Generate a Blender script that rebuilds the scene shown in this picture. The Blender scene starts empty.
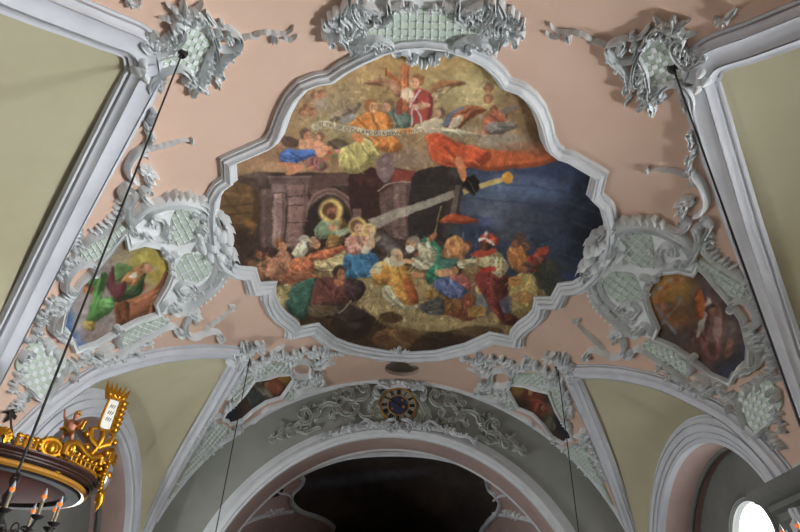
import bpy, math, random
import numpy as np
from mathutils import Matrix, Vector
random.seed(7)
rng = np.random.default_rng(7)
SC = bpy.context.scene
COL = SC.collection
# ------------------------------------------------------------------ camera model
F = 600.0
CAM = np.array([-0.2, 0.0, 1.6])
def cam_axes(pitch, yaw, roll):
    cp, sp = math.cos(pitch), math.sin(pitch); cy, sy = math.cos(yaw), math.sin(yaw)
    fw = np.array([sy*cp, cy*cp, sp]); rt = np.array([cy, -sy, 0.0]); up = np.cross(rt, fw)
    c, s = math.cos(roll), math.sin(roll)
    return c*rt+s*up, -s*rt+c*up, fw
RT, UP, FW = cam_axes(math.radians(34.92), math.radians(.15), math.radians(2.4))
def rays(q):
    q = np.atleast_2d(np.asarray(q, float))
    return ((q[:, :1]-400)/F)*RT-((q[:, 1:2]-266)/F)*UP+FW
def proj(P):
    d = np.atleast_2d(P)-CAM; z = d@FW
    return np.stack([400+F*(d@RT)/z, 266-F*(d@UP)/z], 1)
# ------------------------------------------------------------------ surfaces of the place
VW, VZ, VH = 6.9, 3.0, 6.45          # nave vault: half width, springing, rise
YW = 17.6                            # chancel wall
XN = 6.6                             # plane of the wall arches
XB = 7.6                             # back wall of the niches
AZ, AR, AI = 3.3, 3.5, 2.95          # wall arch centre, outer and inner radius
CZ, CRO, CRI = 2.45, 5.71, 5.19      # chancel arch
BAYS = (5.1, 13.45)
class Vault:
    def hit(s, q):
        d = rays(q); o = CAM
        A = d[:, 0]**2/VW**2+d[:, 2]**2/VH**2
        B = 2*(o[0]*d[:, 0]/VW**2+(o[2]-VZ)*d[:, 2]/VH**2)
        C = o[0]**2/VW**2+(o[2]-VZ)**2/VH**2-1
        t = (-B+np.sqrt(np.maximum(B*B-4*A*C, 0)))/(2*A)
        return o+d*t[:, None]
    def nrm(s, P):
        n = np.stack([-P[:, 0]/VW**2, np.zeros(len(P)), -(P[:, 2]-VZ)/VH**2], 1)
        return n/np.linalg.norm(n, axis=1)[:, None]
class PlaneY:
    def __init__(s, Y): s.Y = Y
    def hit(s, q):
        d = rays(q); return CAM+d*((s.Y-CAM[1])/d[:, 1])[:, None]
    def nrm(s, P): return np.tile(np.array([0, -1.0, 0]), (len(P), 1))
class Barrel:                        # chancel vault, axis along Y
    def __init__(s, r): s.r = r
    def hit(s, q):
        d = rays(q); o = CAM-np.array([0, 0, CZ])
        A = d[:, 0]**2+d[:, 2]**2; B = 2*(o[0]*d[:, 0]+o[2]*d[:, 2]); C = o[0]**2+o[2]**2-s.r**2
        return CAM+d*((-B+np.sqrt(np.maximum(B*B-4*A*C, 0)))/(2*A))[:, None]
    def nrm(s, P):
        n = -np.stack([P[:, 0], 0*P[:, 0], P[:, 2]-CZ], 1); return n/np.linalg.norm(n, axis=1)[:, None]
VAULT = Vault(); WALL = PlaneY(YW); CHV = Barrel(5.45)
# correspondence between the left half and the right half of the vault (the real plaster is not quite symmetric)
_PR = [((127,245),(696,271)),((123.5,227),(699,262)),((154,303),(660,328)),((69,348),(737,381)),((223,240),(594,252)),((184,50),(672,65)),
 ((250,350),(560,360)),((135,62),(708,72)),((160,115),(683,137)),((125,180),(708,215)),((195,140),(645,170)),((290,33),(553,30)),((293,380),(508,390)),((222,418),(573,438)),
 ((93,264),(735,301)),((20,375),(775,415)),((230,308),(578,322)),((221,338),(586,357))]
_PL = np.array([a for a, b in _PR], float); _PD = None
def mirror_px(q):
    """left-half pixel -> pixel of the matching spot on the right half"""
    global _PD
    def raw(q):
        P = VAULT.hit(q); P[:, 0] *= -1; return proj(P)
    if _PD is None: _PD = np.array([b for a, b in _PR], float)-raw(_PL)
    q = np.atleast_2d(np.asarray(q, float))
    w = 1/(((q[:, None, :]-_PL[None])**2).sum(2)+60.0)**1.2
    return raw(q)+(w[:, :, None]*_PD[None]).sum(1)/w.sum(1)[:, None]
# ------------------------------------------------------------------ materials
def lin(c): 
    c = np.asarray(c, float)/255.0
    return np.where(c <= .04045, c/12.92, ((c+.055)/1.055)**2.4)
def rgba(c): return tuple(float(v) for v in lin(c))+(1.0,)
def new_mat(name):
    m = bpy.data.materials.new(name); m.use_nodes = True
    return m, m.node_tree.nodes, m.node_tree.links, m.node_tree.nodes['Principled BSDF']
def plaster(name, c, c2=None, scale=.5, rough=.9, bump=.05, spec=.2, cracks=0):
    m, N, L, B = new_mat(name); c2 = c2 or [v*.88 for v in c]
    tc = N.new('ShaderNodeNewGeometry')
    n1 = N.new('ShaderNodeTexNoise'); n1.inputs['Scale'].default_value = scale; n1.inputs['Detail'].default_value = 6; n1.inputs['Roughness'].default_value = .62
    L.new(tc.outputs['Position'], n1.inputs['Vector'])
    r = N.new('ShaderNodeValToRGB'); r.color_ramp.elements[0].position = .32; r.color_ramp.elements[1].position = .68
    r.color_ramp.elements[0].color = rgba(c2); r.color_ramp.elements[1].color = rgba(c)
    L.new(n1.outputs['Fac'], r.inputs['Fac']); out = r.outputs['Color']
    n2 = N.new('ShaderNodeTexNoise'); n2.inputs['Scale'].default_value = 14; n2.inputs['Detail'].default_value = 5
    L.new(tc.outputs['Position'], n2.inputs['Vector'])
    if cracks:
        wv = N.new('ShaderNodeTexVoronoi'); wv.feature = 'DISTANCE_TO_EDGE'; wv.inputs['Scale'].default_value = .22
        ad = N.new('ShaderNodeVectorMath'); ad.operation = 'MULTIPLY_ADD'
        L.new(n1.outputs['Color'], ad.inputs[0]); ad.inputs[1].default_value = (.9, .9, .9); L.new(tc.outputs['Position'], ad.inputs[2])
        L.new(ad.outputs[0], wv.inputs['Vector'])
        mr = N.new('ShaderNodeMapRange'); mr.inputs['From Min'].default_value = 0; mr.inputs['From Max'].default_value = .006
        L.new(wv.outputs['Distance'], mr.inputs['Value'])
        mx = N.new('ShaderNodeMix'); mx.data_type = 'RGBA'; mx.inputs['B'].default_value = (1, 1, 1, 1)
        mx.inputs[6].default_value = rgba([v*.8 for v in c2]); L.new(out, mx.inputs[7]); L.new(mr.outputs[0], mx.inputs[0]); out = mx.outputs[2]
    L.new(out, B.inputs['Base Color'])
    B.inputs['Roughness'].default_value = rough; B.inputs['Specular IOR Level'].default_value = spec
    if bump:
        b = N.new('ShaderNodeBump'); b.inputs['Strength'].default_value = bump; b.inputs['Distance'].default_value = .03
        L.new(n2.outputs['Fac'], b.inputs['Height']); L.new(b.outputs['Normal'], B.inputs['Normal'])
    return m
def solid(name, c, rough=.5, metal=0., spec=.5, emit=None, strength=0):
    m, N, L, B = new_mat(name)
    n = N.new('ShaderNodeTexNoise'); n.inputs['Scale'].default_value = 9
    r = N.new('ShaderNodeValToRGB'); r.color_ramp.elements[0].color = rgba([v*.82 for v in c]); r.color_ramp.elements[1].color = rgba(c)
    L.new(n.outputs['Fac'], r.inputs['Fac']); L.new(r.outputs['Color'], B.inputs['Base Color'])
    B.inputs['Roughness'].default_value = rough; B.inputs['Metallic'].default_value = metal; B.inputs['Specular IOR Level'].default_value = spec
    if emit: B.inputs['Emission Color'].default_value = rgba(emit); B.inputs['Emission Strength'].default_value = strength
    return m
def painted(name):                   # pigment of a fresco, kept in the colour attribute of its mesh
    m, N, L, B = new_mat(name)
    a = N.new('ShaderNodeAttribute'); a.attribute_name = 'pigment'
    n = N.new('ShaderNodeTexNoise'); n.inputs['Scale'].default_value = 18; n.inputs['Detail'].default_value = 6
    g = N.new('ShaderNodeNewGeometry'); L.new(g.outputs['Position'], n.inputs['Vector'])
    mr = N.new('ShaderNodeMapRange'); mr.inputs['To Min'].default_value = .86; mr.inputs['To Max'].default_value = 1.14
    L.new(n.outputs['Fac'], mr.inputs['Value'])
    mx = N.new('ShaderNodeVectorMath'); mx.operation = 'SCALE'; L.new(a.outputs['Color'], mx.inputs[0]); L.new(mr.outputs[0], mx.inputs['Scale'])
    L.new(mx.outputs[0], B.inputs['Base Color']); B.inputs['Roughness'].default_value = .75; B.inputs['Specular IOR Level'].default_value = .25
    return m
MAT = {}
MAT['pink'] = plaster('pink_limewash', (217, 187, 168), (209, 176, 156), .6, cracks=0)
MAT['olive'] = plaster('olive_limewash', (196, 190, 160), (180, 172, 142), .45, cracks=0)
MAT['white'] = plaster('white_stucco', (222, 224, 226), (206, 208, 211), 2.0)
MAT['stucco'] = plaster('stucco_relief', (232, 234, 234), (214, 217, 217), 3.0)
MAT['rib'] = plaster('rib_stucco', (212, 213, 218), (196, 197, 203), 1.4)
MAT['grey'] = plaster('grey_limewash', (160, 161, 153), (146, 147, 139), .8)
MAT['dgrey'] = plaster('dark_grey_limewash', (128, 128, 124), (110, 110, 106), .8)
MAT['green'] = plaster('pale_green_ground', (196, 208, 194), (180, 194, 178), 2.5)
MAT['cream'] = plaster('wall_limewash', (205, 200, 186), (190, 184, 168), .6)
MAT['floor'] = plaster('stone_floor', (96, 88, 78), (76, 70, 62), .9)
MAT['soffit'] = plaster('rose_grey_limewash', (198, 172, 162), (180, 154, 146), .8)
MAT['fresco'] = painted('fresco_pigment')
MAT['iron'] = solid('black_iron', (44, 41, 40), .6, .2)
MAT['gold'] = solid('gold_leaf', (206, 148, 48), .46, 1.0)
MAT['marble'] = solid('red_brown_marble', (60, 33, 29), .4)
MAT['darkmarble'] = solid('dark_marble', (44, 38, 38), .7, 0, .1)
MAT['wood'] = solid('dark_red_wood', (104, 40, 24), .8, 0, .08)
MAT['silver'] = solid('silver_leaf', (190, 190, 186), .3, .7)
MAT['tablet'] = solid('white_tablet', (236, 234, 224), .6)
MAT['ink'] = solid('black_lettering', (24, 22, 22), .7)
MAT['flesh'] = solid('painted_flesh', (196, 128, 98), .5)
MAT['candle'] = solid('candle_sleeve', (150, 138, 110), .5)
MAT['blue'] = solid('clock_blue', (60, 68, 100), .6)
MAT['gilt'] = solid('dull_gilding', (190, 132, 46), .5, .2)
MAT['dial'] = solid('clock_dial_plaster', (188, 186, 176), .7)
# ------------------------------------------------------------------ objects
def thing(name, label, cat, loc, group=None):
    o = bpy.data.objects.new(name, None); COL.objects.link(o); o.location = [float(v) for v in loc]; o.empty_display_size = .1
    o['label'] = label; o['category'] = cat
    if group: o['group'] = group
    return o
def origin(o):
    v = np.zeros(3)
    while o is not None: v = v+np.array(o.location); o = o.parent
    return v
def mesh(name, V, Fc, mat, parent=None, smooth=True, kind=None, label=None, cat=None, group=None, plabel=None):
    V = np.asarray(V, float)
    if parent is not None: org = origin(parent)
    elif kind == 'structure': org = np.zeros(3)
    else: org = (V.min(0)+V.max(0))/2
    me = bpy.data.meshes.new(name)
    me.from_pydata((V-org).tolist(), [], Fc if isinstance(Fc, list) else Fc.tolist()); me.update()
    me.materials.append(MAT[mat] if isinstance(mat, str) else mat)
    if smooth and len(me.polygons) < 60000:
        me.polygons.foreach_set('use_smooth', [True]*len(me.polygons)); me.set_sharp_from_angle(angle=math.radians(42))
    elif smooth:
        me.polygons.foreach_set('use_smooth', [True]*len(me.polygons))
    o = bpy.data.objects.new(name, me); COL.objects.link(o)
    if parent is not None: o.parent = parent
    else: o.location = org
    if kind: o['kind'] = kind
    if label: o['label'] = label; o['category'] = cat
    if group: o['group'] = group
    if plabel: o['label'] = plabel
    return o
class MB:
    def __init__(s): s.V = []; s.F = []; s.n = 0
    def add(s, V, Fc):
        V = np.asarray(V, float); s.V.append(V); k = s.n
        s.F += [tuple(int(i)+k for i in f) for f in Fc]; s.n += len(V); return s
    def grid(s, G, close_u=False, close_v=False, flip=False):
        G = np.asarray(G, float); a, b = G.shape[:2]; Fc = []
        for i in range(a if close_u else a-1):
            for j in range(b if close_v else b-1):
                f = (i*b+j, ((i+1) % a)*b+j, ((i+1) % a)*b+(j+1) % b, i*b+(j+1) % b)
                Fc.append(f[::-1] if flip else f)
        return s.add(G.reshape(-1, 3), Fc)
    def box(s, lo, hi):
        (a, b, c), (d, e, f) = lo, hi
        return s.add([(a,b,c),(d,b,c),(d,e,c),(a,e,c),(a,b,f),(d,b,f),(d,e,f),(a,e,f)],
              [(0,3,2,1),(4,5,6,7),(0,1,5,4),(1,2,6,5),(2,3,7,6),(3,0,4,7)])
    def tube(s, P, r, k=8, cap=True):
        P = np.asarray(P, float); n = len(P); r = np.full(n, r) if np.isscalar(r) else np.asarray(r, float)
        T = np.gradient(P, axis=0); T /= np.linalg.norm(T, axis=1)[:, None]+1e-12
        a = np.array([0, 0, 1.0]) if abs(T[0][2]) < .9 else np.array([1.0, 0, 0])
        G = []
        for i in range(n):
            a = a-T[i]*(a@T[i]); a /= np.linalg.norm(a)+1e-12; b = np.cross(T[i], a)
            th = np.arange(k)*2*math.pi/k
            G.append(P[i]+r[i]*(np.cos(th)[:, None]*a+np.sin(th)[:, None]*b))
        k0 = s.n; s.grid(G, close_v=True)
        if cap: s.F.append(tuple(range(k0, k0+k))[::-1]); s.F.append(tuple(range(k0+(n-1)*k, k0+n*k)))
        return s
    def lathe(s, prof, c, k=32, a0=0, a1=2*math.pi):      # profile of (radius, z) turned about the vertical through c
        full = abs(a1-a0-2*math.pi) < 1e-6; th = np.linspace(a0, a1, k, endpoint=not full)
        G = [[(c[0]+r*math.cos(t), c[1]+r*math.sin(t), c[2]+z) for r, z in prof] for t in th]
        return s.grid(G, close_u=full)
    def ball(s, c, r, k=10, m=7):
        r = np.array([r, r, r]) if np.isscalar(r) else np.asarray(r)
        return s.grid([[(c[0]+r[0]*math.sin(p)*math.cos(t), c[1]+r[1]*math.sin(p)*math.sin(t), c[2]+r[2]*math.cos(p)) for p in np.linspace(.02, math.pi-.02, m)] for t in np.arange(k)*2*math.pi/k], close_u=True)
    def build(s, name, mat, parent=None, **kw): return mesh(name, np.concatenate(s.V), s.F, mat, parent, **kw)
# ------------------------------------------------------------------ curves
def spline(q, step=1.3, closed=False):
    q = np.asarray(q, float)
    if len(q) == 2: return q[0]+(q[1]-q[0])*np.linspace(0, 1, max(3, int(np.linalg.norm(q[1]-q[0])/step)))[:, None]
    P = np.vstack([q[-1:], q, q[:2]]) if closed else np.vstack([2*q[0]-q[1], q, 2*q[-1]-q[-2]])
    out = []
    for i in range(1, len(P)-2):
        p0, p1, p2, p3 = P[i-1:i+3]; n = max(2, int(np.linalg.norm(p2-p1)/step))
        for t in np.arange(n)/n:
            out.append(.5*((2*p1)+(p2-p0)*t+(2*p0-5*p1+4*p2-p3)*t*t+(3*p1-p0-3*p2+p3)*t**3))
    if not closed: out.append(q[-1])
    return np.array(out)
def resample(q, n):
    d = np.r_[0, np.cumsum(np.linalg.norm(np.diff(q, axis=0), axis=1))]
    t = np.linspace(0, d[-1], n); return np.stack([np.interp(t, d, q[:, k]) for k in range(q.shape[1])], 1)
PROF = {
 'round': ([-1,-.85,-.45,0,.45,.85,1], [0,.6,.92,1,.92,.6,0]),
 'groove': ([-1,-.92,-.7,-.4,0,.4,.7,.92,1], [0,.7,1,.62,.5,.62,1,.7,0]),
 'band': ([-1,-.97,-.8,-.7,.7,.8,.97,1], [0,.9,1,.7,.7,1,.9,0]),
 'leaf': ([-1,-.72,-.3,0,.3,.72,1], [.1,.7,.5,1,.5,.7,.1]),
 'frame': ([-1,-1,-.8,-.74,-.74,-.5,-.36,-.3,-.3,-.05,.12,.2,.2,.42,.58,.66,.66,.84,1,1], [0,.35,.35,.42,.62,.66,.8,.95,1,1,.92,.78,.6,.62,.52,.4,.3,.3,.22,0]),
 'rib': ([-1,-1,-.82,-.78,-.78,-.6,-.5,-.5,-.2,0,.2,.5,.5,.6,.78,.78,.82,1,1], [0,.3,.3,.36,.5,.56,.7,.9,1,.96,1,.9,.7,.56,.5,.36,.3,.3,0]),
 'flat': ([-1,-1,1,1], [0,1,1,0]),
}
def sweep3(mb, P, N, w, H, prof='round', closed=False, miter=False, base=-.02):
    """sweeps a relief profile along surface points P with surface normals N"""
    n = len(P)
    if closed: T = np.roll(P, -1, 0)-np.roll(P, 1, 0)
    else: T = np.gradient(P, axis=0)
    T /= np.linalg.norm(T, axis=1)[:, None]+1e-12
    S = np.cross(N, T); S /= np.linalg.norm(S, axis=1)[:, None]+1e-12
    w = np.full(n, w) if np.isscalar(w) else np.asarray(w); H = np.full(n, H) if np.isscalar(H) else np.asarray(H)
    if miter:
        A = P-np.roll(P, 1, 0); Bv = np.roll(P, -1, 0)-P
        A /= np.linalg.norm(A, axis=1)[:, None]+1e-12; Bv /= np.linalg.norm(Bv, axis=1)[:, None]+1e-12
        c = np.clip((A*Bv).sum(1), -.6, 1); k = 1/np.sqrt((1+c)/2)
        if not closed: k[0] = k[-1] = 1
        w = w*k
    s, h = PROF[prof]
    G = [[P[i]+S[i]*w[i]*a+N[i]*(base+(H[i]-base)*b) for a, b in zip(s, h)] for i in range(n)]
    return mb.grid(G, close_u=closed)
def sky_pane(name, col, s):
    m, N, L, B = new_mat(name); e = N.new('ShaderNodeEmission'); e.inputs['Color'].default_value = col; e.inputs['Strength'].default_value = s
    L.new(e.outputs[0], N['Material Output'].inputs['Surface']); return m
WORLD, EXPO = .22, 0.17
SKY = {}                             # (side, bay, row): glow of each pane set by hand; the tall row is added, unseen
for k, s in {(1, 0, 0): 45, (1, 0, 4): 235, (1, 1, 0): 7, (1, 1, 4): 6, (-1, 0, 0): 1.2, (-1, 0, 4): 1.2, (-1, 1, 0): 5, (-1, 1, 4): 62}.items(): SKY[k] = sky_pane('sky_pane', (.93, .97, 1, 1), s)
MAT['grey_relief'] = plaster('grey_relief', (196, 197, 190), (178, 179, 172), 2.0)
MAT['banner_ink'] = solid('banner_ink', (92, 74, 60), .8)
PROF['rib'] = ([-1,-1,-.86,-.86,-.8,-.8,-.7,-.58,-.5,-.5,-.44,-.44,-.3,0,.3,.44,.44,.5,.5,.58,.7,.8,.8,.86,.86,1,1],
               [0,.42,.42,.2,.2,.62,.66,.8,1,.72,.72,.95,.86,.8,.86,.95,.72,.72,1,.8,.66,.62,.2,.2,.42,.42,0])
PROF['frame'] = ([-1,-1,-.84,-.84,-.76,-.76,-.6,-.46,-.36,-.36,-.26,-.26,-.05,.12,.22,.22,.3,.3,.5,.62,.62,.7,.7,.86,1,1],
               [0,.5,.5,.3,.3,.72,.76,.86,1,.74,.74,.98,1,.9,.8,.5,.5,.66,.56,.5,.26,.26,.4,.36,.3,0])
MAT['bulb'] = solid('bulb_glass', (196, 204, 214), .12, 0, .8)
MAT['filament'] = solid('warm_filament', (240, 130, 60), .4, 0, .3, (255, 120, 50), .6)
# ================================================================== the room
SEGS = {}
RIBS = {   # centre lines of the ribs that edge the four lunettes
 'L1d': [(147,72),(124,115),(100,160),(58,240),(17,320),(-12,376),(-34,418)], 'L1u': [(147,72),(138,44),(100,27),(34,1),(-40,-30)],
 'R1d': [(697,80),(712,128),(728,178),(745,230),(778,323),(800,384),(816,428)], 'R1u': [(697,80),(712,56),(755,40),(800,23),(850,4)],
 'L2l': [(246,352),(215,350.5),(185,351.5),(148,357),(110,367.5),(85,378),(45,407),(13,438),(-12,464)], 'L2d': [(246,352),(240,360),(216,400),(190,443),(164,489),(144,531),(136,550)],
 'R2r': [(564,364),(577,370),(605,371),(630,374),(665,383),(700,399),(735,419),(775,458),(800,492)], 'R2d': [(564,364),(573,380),(604.5,453),(633,530),(640,552)]}
RP = {k: VAULT.hit(spline(v, 3)) for k, v in RIBS.items()}
def groin(side):                     # x of the lunette edge as a function of Y
    T = []
    for a, b, t in ((side+'1u', side+'1d', 5.05), (side+'2'+('l' if side == 'L' else 'r'), side+'2d', 13.5)):
        for kk in (a, b):
            P = RP[kk]; T.append(np.stack([P[:, 1], np.abs(P[:, 0])], 1))
    return T
GR = {}
for side in 'LR':
    u1, d1, u2, d2 = groin(side)
    tab = []
    u1 = u1[np.argsort(u1[:, 0])]
    y0, x0 = u1[0]
    pre = [(y0-(6.62-x0)*1.25-.12, 6.62), (y0-(6.3-x0)*1.25, 6.3)] if x0 < 6.3 else []
    e = d1[-1]; post = [(e[0]+.12, 6.62)] if e[1] < 6.62 else []
    b1 = np.vstack([pre, u1, d1[np.argsort(d1[:, 0])], post] if post else [pre, u1, d1[np.argsort(d1[:, 0])]])
    e = d2[np.argsort(d2[:, 0])]; f = u2[np.argsort(u2[:, 0])]
    b2 = np.vstack([[(f[0][0]-.1, 6.62)], f, e, [(e[-1][0]+.08, 6.62)]])
    for b in (b1, b2): b[:, 1] = np.minimum(b[:, 1], 6.62)
    GR[side] = [b[np.argsort(b[:, 0])] for b in (b1, b2)]
def vz(x): return VZ+VH*np.sqrt(np.maximum(0, 1-(x/VW)**2))
def xg(side, Y):
    for b in GR[side]:
        if b[0, 0] <= Y <= b[-1, 0]: return float(np.interp(Y, b[:, 0], b[:, 1]))
    return 6.62
# --- main vault
Ys = np.unique(np.r_[np.arange(-6, YW, .12), YW])
OCC, OCR = np.array([0.03, 16.66]), .53         # round opening in the crown of the vault, in plan
Ya, Yb, x0h = OCC[1]-.62, OCC[1]+.62, .62
Ys = np.unique(np.r_[Ys, Ya, Yb]); mb = MB()
def strip(rows, fa, fb, n):
    G = []
    for Y in rows:
        a, b = fa(Y), fb(Y); th = np.linspace(math.asin(a/VW), math.asin(b/VW), n); x = VW*np.sin(th); G.append(np.stack([x, np.full(n, Y), vz(np.abs(x))], 1))
    mb.grid(G, flip=True)
r1, r2, r3 = Ys[Ys <= Ya+1e-6], Ys[(Ys >= Ya-1e-6) & (Ys <= Yb+1e-6)], Ys[Ys >= Yb-1e-6]
for r in (r1, r3): strip(r, lambda Y: -xg('L', Y), lambda Y: xg('R', Y), 90)
strip(r2, lambda Y: -xg('L', Y), lambda Y: OCC[0]-x0h, 45); strip(r2, lambda Y: OCC[0]+x0h, lambda Y: xg('R', Y), 45)
from mathutils.geometry import delaunay_2d_cdt as _cdt
sq = [(-x0h, -.62), (x0h, -.62), (x0h, .62), (-x0h, .62)]; ci = [(OCR*math.cos(t), OCR*math.sin(t)) for t in np.linspace(0, 2*math.pi, 49)[:-1]]
sqs = [tuple(np.array(sq[i])+(np.array(sq[(i+1) % 4])-np.array(sq[i]))*t) for i in range(4) for t in (0, .2, .4, .6, .8)]
rr = _cdt([Vector(p) for p in sqs+ci], [(i, (i+1) % 20) for i in range(20)]+[(20+i, 20+(i+1) % 48) for i in range(48)], [], 0, 1e-6)
pv = np.array([tuple(v) for v in rr[0]]); fs = [tuple(f)[::-1] for f in rr[2] if np.hypot(*pv[list(f)].mean(0)) > OCR*.985]
mb.add(np.stack([pv[:, 0]+OCC[0], pv[:, 1]+OCC[1], vz(np.abs(pv[:, 0]+OCC[0]))], 1), fs)
ceiling = mb.build('ceiling', 'pink', kind='structure')
for side, sg in (('L', -1), ('R', 1)):   # lunette caps
    for bi, b in enumerate(GR[side]):
        yc = BAYS[bi]; G = []
        for Y in np.linspace(b[0, 0], b[-1, 0], 90):
            x0 = np.interp(Y, b[:, 0], b[:, 1]); p0 = np.array([sg*x0, Y, vz(x0)])
            ym = yc+(Y-yc)*min(1, AR/max(abs(b[0, 0]-yc), abs(b[-1, 0]-yc)))
            p1 = np.array([sg*(XN+.02), ym, AZ+math.sqrt(max(0, AR**2-(ym-yc)**2))])
            t = np.linspace(0, 1, 14)[:, None]
            G.append(p0+(p1-p0)*t+np.array([0, 0, 1.0])*(.35*min(1, (6.62-x0)/2)*t*(1-t)))
        MB().grid(G, flip=sg > 0).build('lunette_cap', 'olive', ceiling, plabel='olive cream lunette vault cap')
# --- ribs
tn = [0]
def trim(mb, mat):
    tn[0] += 1; return mb.build('trim_%d' % tn[0], mat, kind='structure')
for k, P in RP.items():
    P = resample(P, 60); N = VAULT.nrm(P); w = .27
    if k in ('L2l', 'R2r'): w = .21
    if k in ('L2d', 'R2d'): w = .24
    mb = MB(); sweep3(mb, P, N, w, .17, 'rib', base=-.06); trim(mb, 'rib')
# --- niches behind the wall arches
def arc(yc, r, X, n=48, a0=0., a1=math.pi): 
    t = np.linspace(a0, a1, n); return np.stack([np.full(n, X), yc-r*np.cos(t), AZ+r*np.sin(t)], 1)
for sg, nm in ((-1, 'left'), (1, 'right')):
    wall = MB()
    lo, hi = -6.0, YW
    edges = [lo]+[v for yc in BAYS for v in (yc-AI, yc+AI)]+[hi]
    for i in range(0, len(edges), 2):          # piers between the niches
        a, b = edges[i], edges[i+1]; X0, X1 = sorted((sg*XN, sg*(XB+.2)))
        wall.box((X0, a, 0), (X1, b, AZ))
    X0, X1 = sorted((sg*XB, sg*(XB+.2)))
    w = wall.build('wall_'+nm, 'cream', kind='structure', smooth=False)
    spn = MB()
    for yc in BAYS:                             # wall face round each arch, up to the vault
        ye = [yc-4.3, yc+4.15] if yc > 8 else [yc-4.5, yc+4.2]
        t = np.linspace(0, math.pi, 60)
        G = []
        for a in t:
            y, z = -math.cos(a), math.sin(a); inner = np.array([sg*XN, yc+AI*y, AZ+AI*z]); 
            out = np.array([sg*XN, yc+(AR+.02)*y, AZ+(AR+.02)*z]); G.append([inner, out])
        spn.grid(G)
    for a, b in ((BAYS[0]+AI, BAYS[1]-AI), (BAYS[1]+AI, YW), (-6, BAYS[0]-AI)):
        spn.add([(sg*XN, a, AZ), (sg*XN, b, AZ), (sg*XN, b, 5.0), (sg*XN, a, 5.0)], [(0, 1, 2, 3)])
    spn.build('pier_face', 'cream', w, smooth=False)
    for bi, yc in enumerate(BAYS):
        wc = (13.55, 4.3) if bi else (yc, 4.4); wr = .86    # round window over an added, unseen tall arched one that lights the vault, in the back wall of the niche
        blind = sg < 0 and bi == 1              # no round window over the pulpit
        D1, D2 = (.13, .5) if bi else (.9, 1.15)  # first-bay reveals made deep to cut their light short of the chancel
        ci = [(wc[0]+wr*math.cos(t), wc[1]+wr*math.sin(t)) for t in np.linspace(0, 2*math.pi, 49)[:-1]]
        tall = [(yc-.8, .9), (yc+.8, .9)]+[(yc+.8*math.cos(t), 2.4+.8*math.sin(t)) for t in np.linspace(0, math.pi, 17)]
        rect = [(yc-3.2, 0), (yc+3.2, 0), (yc+3.2, 7.1), (yc-3.2, 7.1)]; n1, n2 = len(ci), len(tall)
        r = _cdt([Vector(p) for p in rect+ci+tall], [(k, (k+1) % 4) for k in range(4)]+([] if blind else [(4+k, 4+(k+1) % n1) for k in range(n1)])+[(4+n1+k, 4+n1+(k+1) % n2) for k in range(n2)], [], 0, 1e-6)
        pv = np.array([tuple(v) for v in r[0]]); fs = []
        for f in r[2]:
            m = pv[list(f)].mean(0)
            if (not blind and np.hypot(m[0]-wc[0], m[1]-wc[1]) < wr*.99) or (abs(m[0]-yc) < .8 and .9 < m[1] < 2.4) or np.hypot(m[0]-yc, m[1]-2.4) < .795: continue
            fs.append(tuple(f))
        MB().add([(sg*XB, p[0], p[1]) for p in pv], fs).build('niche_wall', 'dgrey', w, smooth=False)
        for loop, D, nm2, wi in ((ci, D1, 'round', 0), (tall, D2, 'tall', 4)):
            if blind and nm2 == 'round': continue
            q = np.array(loop); cc = q.mean(0); k = .97 if D < .2 else .9
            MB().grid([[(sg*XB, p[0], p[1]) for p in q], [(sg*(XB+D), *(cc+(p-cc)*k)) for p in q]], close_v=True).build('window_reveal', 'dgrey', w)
            mesh('window_%d' % (1+bi+(2 if sg > 0 else 0)+wi), [(sg*(XB+D-.01), *(cc+(p-cc)*(k+.02))) for p in q], [tuple(range(len(q)))], SKY[(sg, bi, wi)], kind='structure', smooth=False)
        if not blind:
            tn[0] += 1
            ring = MB(); a = np.linspace(0, 2*math.pi, 65)[:-1]
            P = np.stack([np.full(64, sg*XB), wc[0]+(wr+.09)*np.cos(a), wc[1]+(wr+.09)*np.sin(a)], 1)
            sweep3(ring, P, np.tile([-sg*1.0, 0, 0], (64, 1)), .1, .08, 'frame', closed=True); ring.build('trim_%d' % tn[0], 'dgrey', kind='structure')
        # vault of the niche: white edge, rose soffit, inner rib
        X = np.array([XN, XN+.12, XB-.42]); 
        G = [[(sg*x, yc-AI*math.cos(t), AZ+AI*math.sin(t)) for x in (XN, XN+.14)] for t in np.linspace(0, math.pi, 60)]
        MB().grid(G, flip=sg < 0).build('arch_edge', 'rib', w)
        G = [[(sg*x, yc-AI*math.cos(t), AZ+AI*math.sin(t)) for x in np.linspace(XN+.14, XB+.02, 8)] for t in np.linspace(0, math.pi, 60)]
        MB().grid(G, flip=sg < 0).build('niche_soffit', 'soffit', w)
        t = np.linspace(0, math.pi, 60)
        P = np.stack([np.full(60, sg*(XB-.22)), yc-(AI)*np.cos(t), AZ+AI*np.sin(t)], 1)
        N = np.stack([np.zeros(60), np.cos(t), -np.sin(t)], 1); mb = MB(); sweep3(mb, P, N, .07, .06, 'round'); trim(mb, 'dgrey')
        # archivolt on the wall face
        P = np.stack([np.full(60, sg*XN), yc-(AR+AI)/2*np.cos(t), AZ+(AR+AI)/2*np.sin(t)], 1)
        mb = MB(); sweep3(mb, P, np.tile([-sg*1.0, 0, 0], (60, 1)), (AR-AI)/2+.02, .13, 'frame' if sg > 0 else 'frame'); trim(mb, 'rib')
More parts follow.
